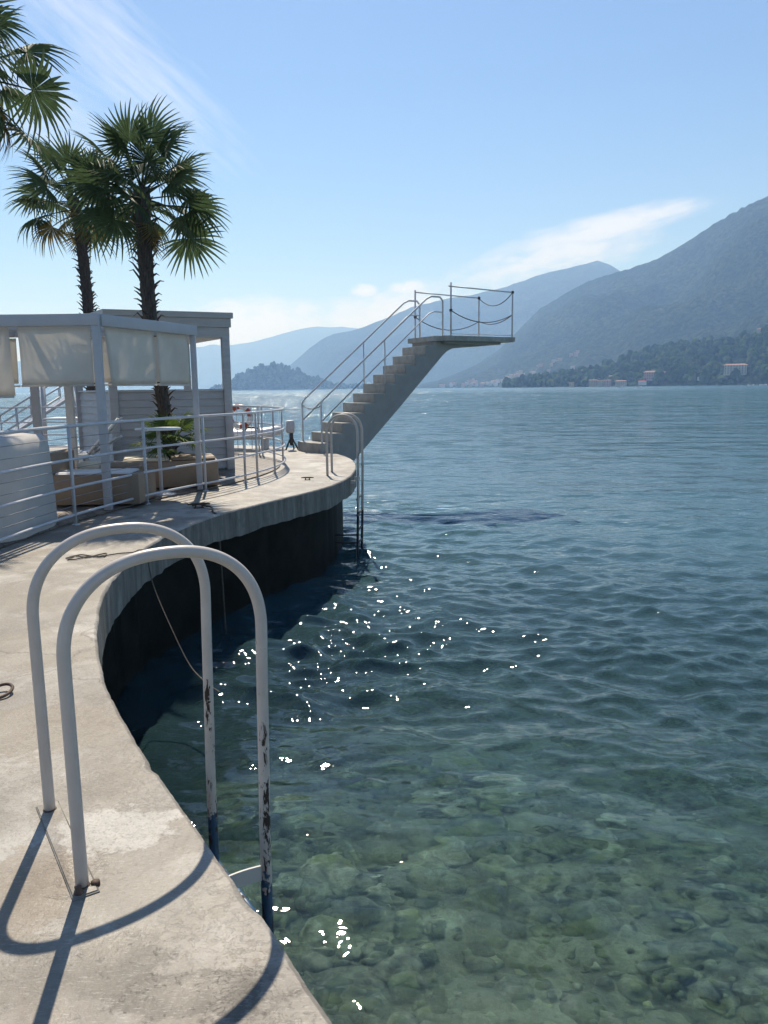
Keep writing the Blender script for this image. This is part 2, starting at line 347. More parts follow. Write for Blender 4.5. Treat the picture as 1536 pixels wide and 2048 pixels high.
# far land
def landmat(name, a, b, s1, s2, hi=None):
    m, t, p = mat(name)
    n = tnoise(t, s1, 8, .65); c = ramp(t, n, [(0.35, a), (0.65, b)])
    n2 = tnoise(t, s2, 6, .7); c = tmix(t, ramp(t, n2, [(0.42, (.85, .85, .85)), (0.58, (0, 0, 0))]), c, tuple(x * .25 for x in a))
    if hi: c = tmix(t, ramp(t, tnoise(t, s1 * 1.7, 7, .7), [(0.62, (0, 0, 0)), (0.74, (.55, .55, .55))]), c, hi)
    link(t, c, p.inputs['Base Color']); p.inputs['Roughness'].default_value = 1.0; p.inputs['Specular IOR Level'].default_value = 0.0
    bump(t, p, n2, 1.0, 30.0); return m
M['forest'] = landmat('forested_slope', (0.030, 0.050, 0.020), (0.085, 0.105, 0.045), 0.004, 0.045, (0.22, 0.20, 0.15))
M['forest_near'] = landmat('wooded_hill_ground', (0.030, 0.050, 0.020), (0.06, 0.09, 0.03), 0.01, 0.08)
m, t, p = mat('far_tree_foliage')
c = ramp(t, tnoise(t, 0.02, 6, .7), [(0.36, (0.014, 0.030, 0.012)), (0.52, (0.042, 0.072, 0.022)), (0.66, (0.12, 0.14, 0.05))])
link(t, c, p.inputs['Base Color']); p.inputs['Roughness'].default_value = 1; p.inputs['Specular IOR Level'].default_value = 0; bump(t, p, tnoise(t, .6, 5, .7), 1, 1.5); M['far_tree'] = m
for k, col in dict(h_cream=(0.52, 0.44, 0.32), h_pink=(0.50, 0.32, 0.27), h_white=(0.62, 0.60, 0.55), h_ochre=(0.50, 0.36, 0.18), h_roof=(0.25, 0.12, 0.08), h_red=(0.50, 0.07, 0.05), h_win=(0.05, 0.06, 0.07), boat=(0.75, 0.75, 0.74)).items():
    M[k] = simple(k + '_paint', col, .8, .12, .3)
# lake bed
m, t, p = mat('lake_stone'); info = N(t, 'ShaderNodeObjectInfo')
c = ramp(t, tnoise(t, 7, 6, .65), [(0.32, (0.09, 0.09, 0.065)), (0.5, (0.36, 0.345, 0.25)), (0.68, (0.74, 0.71, 0.54))])
c = tmix(t, ramp(t, tnoise(t, 2.3, 5, .6), [(0.48, (0, 0, 0)), (0.62, (.8, .8, .8))]), c, (0.26, 0.28, 0.07))
hs = N(t, 'ShaderNodeHueSaturation'); link(t, c, hs.inputs['Color']); link(t, tmath(t, 'ADD', tmath(t, 'MULTIPLY', info.outputs['Random'], 0.9), 0.55), hs.inputs['Value'])
link(t, hs.outputs[0], p.inputs['Base Color']); p.inputs['Roughness'].default_value = .9; M['stone'] = m
m, t, p = mat('silty_lake_bed')
c = ramp(t, tnoise(t, 2.0, 7, .7), [(0.34, (0.07, 0.072, 0.05)), (0.5, (0.26, 0.25, 0.17)), (0.66, (0.52, 0.50, 0.36))])
link(t, c, p.inputs['Base Color']); p.inputs['Roughness'].default_value = 1; bump(t, p, tnoise(t, 9, 6, .7), 1, .06); M['bed'] = m
# water
m, t, p = mat('lake_water'); t.nodes.remove(p)
geo = N(t, 'ShaderNodeNewGeometry')
mp = N(t, 'ShaderNodeMapping'); mp.inputs['Scale'].default_value = (0.75, 1.25, 1); mp.inputs['Rotation'].default_value = (0, 0, R(14)); link(t, geo.outputs['Position'], mp.inputs[0])
cdist = N(t, 'ShaderNodeVectorMath', operation='LENGTH'); link(t, geo.outputs['Position'], cdist.inputs[0]); dist_ = cdist.outputs['Value']
def wn_(scale, detail, rough=0.6):
    n_ = N(t, 'ShaderNodeTexNoise', ins={'Scale': scale, 'Detail': detail, 'Roughness': rough}); link(t, mp.outputs[0], n_.inputs['Vector']); return n_.outputs[0]
fade = lambda d0, d1: tmath(t, 'DIVIDE', tmath(t, 'SUBTRACT', dist_, d0), d1 - d0, True)
hh = tmath(t, 'MULTIPLY', tmath(t, 'MULTIPLY', wn_(4.5, 2), 0.030), tmath(t, 'ADD', 0.30, tmath(t, 'MULTIPLY', fade(5, 12), 0.70)))
for sc_w, h_w, d0, d1, e0, e1 in ((1.1, 0.17, 9, 24, 90, 200), (0.32, 1.0, 16, 42, 200, 450), (0.11, 3.2, 45, 110, 500, 1200), (0.035, 10.0, 120, 330, 4000, 9000)):
    w_ = tmath(t, 'MULTIPLY', fade(d0, d1), tmath(t, 'SUBTRACT', 1.0, fade(e0, e1)))
    hh = tmath(t, 'ADD', hh, tmath(t, 'MULTIPLY', tmath(t, 'MULTIPLY', wn_(sc_w, 1.5), h_w), w_))
gp = N(t, 'ShaderNodeVectorMath', operation='DISTANCE'); link(t, geo.outputs['Position'], gp.inputs[0]); gp.inputs[1].default_value = (0.5, 20.5, WATER)
hh = tmath(t, 'ADD', hh, tmath(t, 'MULTIPLY', tmath(t, 'MULTIPLY', wn_(2.4, 1), 0.13), tmath(t, 'SUBTRACT', 1.0, tmath(t, 'DIVIDE', gp.outputs['Value'], 3.4, True))))    # chop at the ladder
bp = N(t, 'ShaderNodeBump', ins={'Strength': 1.0, 'Distance': 1.0}); link(t, hh, bp.inputs['Height'])
gs = N(t, 'ShaderNodeBsdfGlossy', distribution='BECKMANN', ins={'Roughness': 0.02}); link(t, tmath(t, 'ADD', 0.065, tmath(t, 'MULTIPLY', fade(60, 600), 0.20)), gs.inputs['Roughness']); gs.inputs['Color'].default_value = (1, 1, 1, 1)
rf = N(t, 'ShaderNodeBsdfRefraction', ins={'IOR': 1.333, 'Roughness': 0.0}); rf.inputs['Color'].default_value = (1, 1, 1, 1)
tp = N(t, 'ShaderNodeBsdfTransparent'); df = N(t, 'ShaderNodeBsdfDiffuse'); df.inputs['Color'].default_value = (0.056, 0.120, 0.142, 1)
fr = N(t, 'ShaderNodeFresnel', ins={'IOR': 1.333})
for n_ in (gs, rf, fr): link(t, bp.outputs[0], n_.inputs['Normal'])
m1 = N(t, 'ShaderNodeMixShader'); m1.inputs[0].default_value = 0.40; link(t, rf.outputs[0], m1.inputs[1]); link(t, tp.outputs[0], m1.inputs[2])
deep = tmath(t, 'ADD', tmath(t, 'MULTIPLY', fade(5.0, 17), 0.78), 0.08)   # suspended silt shows where the lake is deep
m2 = N(t, 'ShaderNodeMixShader'); link(t, deep, m2.inputs[0]); link(t, m1.outputs[0], m2.inputs[1]); link(t, df.outputs[0], m2.inputs[2])
m3 = N(t, 'ShaderNodeMixShader'); link(t, fr.outputs[0], m3.inputs[0]); link(t, m2.outputs[0], m3.inputs[1]); link(t, gs.outputs[0], m3.inputs[2])
va = N(t, 'ShaderNodeVolumeAbsorption', ins={'Density': 0.25}); va.inputs['Color'].default_value = (0.12, 0.64, 0.60, 1)
link(t, m3.outputs[0], t.nodes['Material Output'].inputs['Surface']); link(t, va.outputs[0], t.nodes['Material Output'].inputs['Volume']); M['water'] = m

# ------------------------------------------------------------------ the lake surface: one sheet, real waves, finer near the quay
def build_water():
    h = EYE - WATER
    dep = np.concatenate([np.linspace(R(66), R(3.2), 900, endpoint=False), np.geomspace(R(3.2), math.atan(h / 18400.0), 170)])
    r = h / np.tan(dep)
    th = np.concatenate([np.linspace(R(-180), R(-48), 34, endpoint=False), np.linspace(R(-48), R(48), 600, endpoint=False), np.linspace(R(48), R(180), 34, endpoint=False)])
    nr, nt = len(r), len(th)
    X = (r[:, None] * np.sin(th)[None]); Y = (r[:, None] * np.cos(th)[None])
    dr = np.gradient(r); sp = np.maximum(dr[:, None], r[:, None] * R(96) / 600) * np.ones((1, nt))
    Z = np.zeros_like(X); DX = np.zeros_like(X); DY = np.zeros_like(X)
    g = np.random.default_rng(11)
    ZS = np.zeros_like(X); chop = np.ones_like(X)
    for cx, cy_, sx_, sy_, amp in ((-0.7, 9.2, 0.7, 1.2, 1.3), (0.6, 19.0, 1.3, 2.4, 0.8)):      # short chop thrown back by the wall
        chop = chop + amp * np.exp(-((X - cx) ** 2 / (2 * sx_ * sx_) + (Y - cy_) ** 2 / (2 * sy_ * sy_)))
    K = 90; lam = np.geomspace(0.14, 3.6, K)
    for i in range(K):
        L = lam[i]; k = 2 * math.pi / L
        d = g.normal(R(250), R(42)); kx, ky = k * math.cos(d), k * math.sin(d)
        st = 0.015 if L > 1.2 else (0.036 if L > 0.55 else (0.044 if L > 0.2 else 0.028))
        a = st * g.uniform(0.5, 1.35) / k
        wgt = np.clip((L / sp - 2.2) / 3.0, 0, 1)
        ph = kx * X + ky * Y + g.uniform(0, 6.283)
        if L < 1.1: ZS += wgt * a * np.sin(ph)
        else: Z += wgt * a * np.sin(ph)
        q = 0.75 * wgt * a * np.cos(ph)
        DX += q * math.cos(d); DY += q * math.sin(d)
    # calmer and rougher patches
    patch = 0.88 + 0.30 * np.sin(X * 0.21 + 1.3) * np.sin(Y * 0.17 + 0.4) + 0.15 * np.sin(X * 0.05 - Y * 0.09)
    patch = patch * (0.70 + 0.44 * np.clip((np.hypot(X, Y) - 4.2) / 4.0, 0, 1))
    Z = (Z + ZS * chop * (0.45 + 0.55 * np.clip((np.hypot(X, Y) - 5.0) / 4.0, 0, 1))) * patch; DX *= patch; DY *= patch
    co = np.stack([X + DX, Y + DY, Z + WATER], -1).reshape(-1, 3)
    i = np.arange(nr - 1)[:, None]; j = np.arange(nt)[None]; j2 = (j + 1) % nt
    q = np.stack([i * nt + j, (i + 1) * nt + j, (i + 1) * nt + j2, i * nt + j2], -1).reshape(-1, 4)[:, ::-1]
    q = np.ascontiguousarray(q)
    me = bpy.data.meshes.new('water'); me.vertices.add(len(co)); me.vertices.foreach_set('co', co.astype(np.float32).ravel())
    nf = len(q); me.loops.add(nf * 4); me.loops.foreach_set('vertex_index', q.astype(np.int32).ravel())
    me.polygons.add(nf); me.polygons.foreach_set('loop_start', (np.arange(nf) * 4).astype(np.int32)); me.polygons.foreach_set('loop_total', np.full(nf, 4, np.int32))
    me.polygons.foreach_set('use_smooth', np.ones(nf, bool)); me.update(calc_edges=True); me.materials.append(M['water'])
    o = bpy.data.objects.new('water', me); COL.objects.link(o); o['kind'] = 'structure'
    if me.polygons[nf // 2].normal.z < 0: me.flip_normals()
build_water()

def bed_z(x, y):
    rr = math.hypot(x, y - 1)
    return WATER - (0.75 + 0.105 * rr + 0.006 * rr * rr if rr < 60 else 28 + 0.02 * (rr - 60))
def build_bed():
    mb = MB(); rs = list(np.concatenate([np.linspace(0.05, 16, 80), np.geomspace(16.5, 18500, 40)])); nt = 120
    vs = []
    for r_ in rs:
        for j in range(nt):
            a = 2 * math.pi * j / nt; x, y = r_ * math.sin(a), 1 + r_ * math.cos(a)
            vs.append((x, y, max(bed_z(x, y), -60) + (0.10 * noise.fractal(V((x, y, 0)) * .9, 1, 2, 4) if r_ < 50 else 0)))
    fs = [(i * nt + j, i * nt + (j + 1) % nt, (i + 1) * nt + (j + 1) % nt, (i + 1) * nt + j) for i in range(len(rs) - 1) for j in range(nt)]
    mb.add(vs, fs, True); o = mb.build('lake_bed', M['bed']); o['kind'] = 'structure'
    for pl in o.data.polygons[:1]:
        if pl.normal.z < 0: o.data.flip_normals()
    protos = []
    for k in range(8):
        bm = bmesh.new(); bmesh.ops.create_icosphere(bm, subdivisions=2, radius=1.0)
        for v in bm.verts:
            nn = noise.noise_vector(v.co * 1.1 + V((k * 7.1, 3, 1))); v.co = v.co * (1 + .34 * nn.x) + nn * .2 + noise.noise_vector(v.co * 2.6 + V((k, 1, 4))) * .12; v.co.z *= .6
        me = bpy.data.meshes.new('stone'); bm.to_mesh(me); bm.free()
        me.polygons.foreach_set('use_smooth', [True] * len(me.polygons)); me.materials.append(M['stone']); protos.append(me)
    n = 0
    spots = []
    while len(spots) < 290:
        r_ = 2.6 + 7.0 * random.random() ** 1.3; a = R(random.uniform(-14, 46)); x, y = r_ * math.sin(a), r_ * math.cos(a)
        s = random.choice([.04, .045, .05, .06, .07, .085, .11, .15, .23]) * random.uniform(.8, 1.25)
        if any((x - u) ** 2 + (y - w) ** 2 < (0.62 * (s + q)) ** 2 for u, w, q in spots): continue
        spots.append((x, y, s))
    for x, y, s in spots:
        st = inst('stone', random.choice(protos), o, (x, y, bed_z(x, y) + s * .15), (random.uniform(-.3, .3), random.uniform(-.3, .3), random.uniform(0, 6.3)), (s * random.uniform(.8, 1.4), s, s * random.uniform(.8, 1.2)))
    mb = MB(); base = []
    for k in range(5):
        bm = bmesh.new(); bmesh.ops.create_icosphere(bm, subdivisions=1, radius=1.0)
        vv = []
        for v in bm.verts:
            nn = noise.noise_vector(v.co * 1.3 + V((k * 5.1, 9, 1))); c_ = v.co * (1 + .3 * nn.x); c_.z *= .6; vv.append(c_.copy())
        base.append((vv, [[v.index for v in f.verts] for f in bm.faces])); bm.free()
    for k in range(6000):
        r_ = 2.2 + 20 * random.random() ** 1.4; a = R(random.uniform(-35, 62)); x, y = r_ * math.sin(a), r_ * math.cos(a)
        s = (.018 + .075 * random.random() ** 3) * (1 + r_ * .04); rz = random.uniform(0, 6.3); vv, ff = random.choice(base); c_, s_ = math.cos(rz), math.sin(rz); z = bed_z(x, y) + s * .2
        mb.add([(x + s * (p_.x * c_ - p_.y * s_) * 1.2, y + s * (p_.x * s_ + p_.y * c_), z + s * p_.z) for p_ in vv], ff, True)
    pb = mb.build('pebbles', M['stone'], o); pb['kind'] = 'stuff'
build_bed()

# ------------------------------------------------------------------ the concrete deck and its wall
EDGE_PTS = [(3.2, -4.0), (2.2, -2.2), (1.45, -0.9), (0.80, 0.18), (0.27, 1.06), (-0.139, 1.73), (-0.361, 2.10), (-0.541, 2.38), (-0.715, 2.65), (-0.915, 2.966), (-1.16, 3.36),
            (-1.43, 3.84), (-1.66, 4.29), (-1.848, 4.74), (-2.01, 5.18), (-2.15, 5.62), (-2.30, 6.22), (-2.42, 7.02), (-2.47, 7.82), (-2.41, 8.8),
            (-2.19, 9.8), (-1.77, 10.8), (-1.295, 11.78), (-0.90, 12.74), (-0.65, 13.9), (-0.56, 15.3), (-0.62, 16.8), (-0.85, 18.2), (-1.3, 19.5), (-2.0, 20.7), (-3.1, 21.9), (-4.6, 22.8), (-7, 23.4), (-11, 23.8), (-16, 24)]
edge = catmull([V((x, y, 0)) for x, y in EDGE_PTS], 24)
def offset(path, d):
    out = []
    for i, p_ in enumerate(path):
        tn = (path[min(i + 1, len(path) - 1)] - path[max(i - 1, 0)]).normalized()
        out.append(p_ + V((-tn.y, tn.x, 0)) * d)          # left of travel = towards the land
    return out
LIP = 0.36
def build_deck():
    jit = [p_ + V((noise.noise(p_ * 3.1), noise.noise(p_ * 2.7 + V((9, 0, 0))), 0)) * 0.012 for p_ in edge]
    chips = [max(0.0, noise.noise(p_ * 5.5 + V((3, 1, 0))) - .18) * .05 + .0035 * noise.noise(p_ * 31) for p_ in jit]
    nrm_ = [(b - a) for a, b in zip(jit, offset(jit, 1.0))]
    inner = [p_ + v_ * (0.020 + c_) for p_, v_, c_ in zip(jit, nrm_, chips)]
    jit = [p_ + v_ * (c_ * .5) for p_, v_, c_ in zip(jit, nrm_, chips)]
    back = [V((-16, -4, 0))]
    rim = inner + back
    mb = MB(); n = len(rim); mb.add([(p_.x, p_.y, 0) for p_ in rim], [tuple(range(n))])
    a = len(jit); vs = []
    for p_, q_ in zip(inner, jit):
        dn = 0.03 * noise.noise(p_ * 1.3)
        vs += [(p_.x, p_.y, 0), (p_.x * .3 + q_.x * .7, p_.y * .3 + q_.y * .7, -0.006), (q_.x, q_.y, -0.022)]
    mb.add(vs, [(i * 3 + k, i * 3 + k + 1, (i + 1) * 3 + k + 1, (i + 1) * 3 + k) for i in range(a - 1) for k in range(2)], True)
    top = mb.build('concrete_deck', M['concrete']); top['kind'] = 'structure'
    mb = MB(); vs = []
    wallp = offset(jit, 0.32)
    for p_, w_ in zip(jit, wallp):
        dn = 0.035 * noise.noise(p_ * 1.3) + 0.015 * noise.noise(p_ * 6)
        vs += [(p_.x, p_.y, -0.022), (p_.x, p_.y, -LIP + dn), (w_.x, w_.y, -LIP + dn + .02)]
    mb.add(vs, [(i * 3 + k, i * 3 + k + 1, (i + 1) * 3 + k + 1, (i + 1) * 3 + k) for i in range(a - 1) for k in range(2)], False)
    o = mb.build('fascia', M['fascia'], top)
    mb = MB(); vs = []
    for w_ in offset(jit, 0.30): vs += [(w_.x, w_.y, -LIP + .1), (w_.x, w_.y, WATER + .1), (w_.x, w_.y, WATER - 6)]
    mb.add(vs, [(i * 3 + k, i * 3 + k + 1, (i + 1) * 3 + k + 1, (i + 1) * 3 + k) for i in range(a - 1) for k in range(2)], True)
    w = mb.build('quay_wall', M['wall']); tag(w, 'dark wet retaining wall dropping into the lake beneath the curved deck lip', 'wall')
build_deck()

# ------------------------------------------------------------------ the rail line, the boarded terrace inside it
RAIL = catmull([V(p_ + (0,)) for p_ in [(-4.35, 4.6), (-4.08, 6.2), (-3.90, 7.6), (-3.83, 8.5), (-3.74, 9.3), (-3.58, 10.1), (-3.36, 11.0), (-3.02, 11.9), (-2.70, 12.6), (-2.42, 13.4), (-2.17, 14.4), (-2.05, 15.5), (-2.12, 16.6), (-2.42, 17.7), (-3.0, 18.8), (-3.9, 19.7), (-5.2, 20.4), (-7.5, 20.9), (-11, 21.1), (-15, 21.2)]], 10)
terrace_poly = [(p_.x - .04, p_.y) for p_ in offset(RAIL, .07)] + [(-15.5, 4.6)]
def clip(poly, nx, ny, d):                      # keep nx*x + ny*y <= d
    out = []
    for i in range(len(poly)):
        a, b = poly[i], poly[(i + 1) % len(poly)]; fa = nx * a[0] + ny * a[1] - d; fb = nx * b[0] + ny * b[1] - d
        if fa <= 0: out.append(a)
        if fa * fb < 0: k = fa / (fa - fb); out.append((a[0] + (b[0] - a[0]) * k, a[1] + (b[1] - a[1]) * k))
    return out
def build_terrace():
    o = MB().add([(x, y, .004) for x, y in terrace_poly], [tuple(range(len(terrace_poly)))]).build('terrace', M['dark']); o['kind'] = 'structure'
    ang = R(-57); dx, dy = math.cos(ang), math.sin(ang); nx, ny = -dy, dx
    w = 0.145; vals = [nx * x + ny * y for x, y in terrace_poly]; d = min(vals)
    while d < max(vals):
        q = clip(clip(terrace_poly, nx, ny, d + w - .008), -nx, -ny, -d)
        d += w
        if len(q) < 3 or max(p_[0] for p_ in q) < -9: continue
        q = [p_ for i, p_ in enumerate(q) if math.hypot(p_[0] - q[i - 1][0], p_[1] - q[i - 1][1]) > 1e-4]
        if len(q) >= 3: MB().prism(q, .006, .026 + random.uniform(-.001, .001)).build('plank', M['board'], o)
build_terrace()

def railing(path, label, heights, post_at, wires=None, balusters=None, r=.022, base=None):
    t_ = thing('railing', base if base else tuple(path[0]), label, 'railing')
    for h in heights:
        MB().tube([p_ + V((0, 0, h)) for p_ in path], r if h == heights[-1] else r * .78, 10).build('rail', M['rail'], t_)
    L = plen(path)
    for d in post_at:
        p_, tn = along(path, d)
        po = MB().tube([p_ + V((0, 0, -.02)), p_ + V((0, 0, heights[-1]))], .021, 10).build('post', M['rail'], t_)
        MB().lathe([(.045, 0), (.045, .012), (.03, .018)], p_, 12).build('base_flange', M['rail'], po)
    if wires:
        for h, d0, d1 in wires:
            pts = [along(path, d0 + (d1 - d0) * k / 14)[0] + V((0, 0, h)) for k in range(15)]
            MB().tube(pts, .0045, 5).build('wire', M['wire'], t_)
    if balusters:
        for d in balusters:
            p_, tn = along(path, d)
            MB().tube([p_ + V((0, 0, heights[0])), p_ + V((0, 0, heights[-1]))], .009, 6).build('baluster', M['rail'], t_)
    return t_
def path_between(f0, f1):
    return [p_ for i, p_ in enumerate(RAIL) if f0 <= i <= f1]
front = path_between(0, 140)
def d_near(path, P):
    best = None; acc = 0
    for a, b in zip(path[:-1], path[1:]):
        d = (a - P).length
        if best is None or d < best[0]: best = (d, acc)
        acc += (b - a).length
    return best[1]
pd = [d_near(front, P) for P in (V((-4.3, 5.0, 0)), V((-4.05, 6.4, 0)), V((-3.91, 7.5, 0)), onz(147, 1050), onz(291, 1008), onz(431, 983), V((-2.42, 13.4, 0)), onz(528, 959), onz(570, 946), V((-2.25, 17.2, 0)), V((-3.0, 18.8, 0)))]
Lf = plen(front)
wd = d_near(front, onz(300, 1006))
railing(front, 'grey tubular railing with four rails curving along the deck in front of the pergola', [.13, .46, .80, 1.2], pd,
        wires=[(h, 0.3, wd) for h in (.24, .35, .57, .69, .93, 1.06)], base=tuple(front[0]))
rear = path_between(140, 400)
railing(rear, 'far grey railing along the lake side of the terrace', [.13, .46, .80, 1.2], [0.05 + 1.5 * k for k in range(9)], balusters=[.4 + .3 * k for k in range(12)])

# ------------------------------------------------------------------ near bathing ladder
def near_ladder():
    A, B = V((-1.002, 2.29, 0)), V((-1.308, 2.758, 0)); n = V((math.cos(_a33), math.sin(_a33), 0))
    t_ = thing('bathing_ladder', tuple(A), 'large white bathing ladder with chipped paint and two hoop handrails, nearest the camera', 'ladder')
    T = .665; rad = .021
    for P in (A, B):
        pts = [P + V((0, 0, -.02)), P + V((0, 0, .3)), P + V((0, 0, .62))]
        c0 = P + n * (T / 2) + V((0, 0, .76)); rx, rz = T / 2, .315
        for k in range(0, 25):
            a = math.pi * (1 - k / 24); ca, sa = math.cos(a), math.sin(a)
            pts.append(c0 + n * (rx * math.copysign(abs(ca) ** .86, ca)) + V((0, 0, rz * abs(sa) ** .86)))
        pts += [P + n * (T - .004) + V((0, 0, .6)), P + n * (T - .012) + V((0, 0, .2)), P + n * (T - .02) + V((0, 0, -.3)), P + n * (T - .025) + V((0, 0, -2.25))]
        sm = catmull(pts, 3)
        h = MB().tube(sm, rad, 16).build('hoop_handrail', M['ladder'], t_)
        MB().lathe([(.026, 0), (.026, .006), (.0225, .012)], P, 14).build('weld_collar', M['rust'], h)
        if P is B: continue
        # curved bracket from the leg to the lip of the deck
        q = P + n * (T - .02) + V((0, 0, -.19)); e_ = P + n * (T - .20) + V((0, 0, -.22))
        bm_ = MB(); prof = []
        for k in range(9):
            f = k / 8; c_ = q.lerp(e_, f) + V((0, 0, .035 * math.sin(f * math.pi * .5))); prof.append(c_)
        sd_ = V((-n.y, n.x, 0)) * .004
        vs = []
        for c_ in prof: vs += [c_ + sd_ + V((0, 0, .03)), c_ - sd_ + V((0, 0, .03)), c_ - sd_ - V((0, 0, .03)), c_ + sd_ - V((0, 0, .03))]
        bm_.add(vs, [(i * 4 + k, i * 4 + (k + 1) % 4, (i + 1) * 4 + (k + 1) % 4, (i + 1) * 4 + k) for i in range(8) for k in range(4)] + [(0, 1, 2, 3), (35, 34, 33, 32)], False)
        bm_.build('bracket', M['frame_white'], t_)
    # flat bar set into the concrete between the two feet
    d = (B - A); mid = (A + B) / 2
    MB().box(mid + V((0, 0, .003)), (d.length + .10, .075, .008), math.atan2(d.y, d.x), .002).build('base_plate', M['concrete'], t_)
    MB().box(mid + V((0, 0, .0012)), (d.length + .115, .084, .005), math.atan2(d.y, d.x), .001).build('plate_edge', M['fascia'], t_)
    MB().lathe([(.016, 0), (.016, .012), (.010, .016), (.010, .03), (.004, .034)], A - V((-.004, .038, 0)), 8).build('bolt', M['rust'], t_)
    MB().lathe([(.016, 0), (.016, .012), (.006, .016)], A + n * .045 + V((0, -.01, 0)), 6).build('bolt', M['rust'], t_)
    for k in range(5):
        z = -.45 - .28 * k
        MB().tube([A + n * (T - .02) + V((0, 0, z)), B + n * (T - .02) + V((0, 0, z))], .016, 10).build('rung', M['ladder'], t_)
near_ladder()

# ------------------------------------------------------------------ far bathing ladder
def far_ladder():
    b0, b1 = onz(655, 951), onz(664, 944)
    t_ = thing('bathing_ladder', tuple(b0), 'slim white bathing ladder with twin hoops at the rounded tip of the deck', 'ladder')
    ends = []
    for P, px in ((b0, 716), (b1, 725)):
        e_ = ony(px, 930, P.y - .1); dx = e_.x - P.x
        pts = [P + V((0, 0, -.02)), P + V((0, 0, .35)), P + V((0, 0, .7))]
        for k in range(17):
            a = math.pi * (1 - k / 16); pts.append(P + V((dx / 2 + dx / 2 * math.cos(a), -.05 + .05 * math.cos(math.pi - a), .80 + .32 * math.sin(a))))
        pts += [P + V((dx, -.1, .4)), P + V((dx - .01, -.1, -.5)), P + V((dx - .05, -.1, -1.75))]
        MB().tube(catmull(pts, 3), .024, 10).build('hoop_handrail', M['ladder_far'], t_); ends.append(P + V((dx - .035, -.1, 0)))
    for z in (-.45, -.75, -1.05, -1.3):
        MB().tube([ends[0] + V((0, 0, z)), ends[1] + V((0, 0, z))], .018, 8).build('rung', M['dark'], t_)
    for z in (-1.12, -1.26):
        MB().tube([ends[0] + V((0, 0, z)), ends[0] + V((-.62, .0, z + .0))], .018, 8).build('wall_stay', M['dark'], t_)
    for e_ in ends: MB().box(e_ + V((-.1, 0, -.12)), (.16, .02, .06)).build('bracket', M['ladder_far'], t_)
far_ladder()

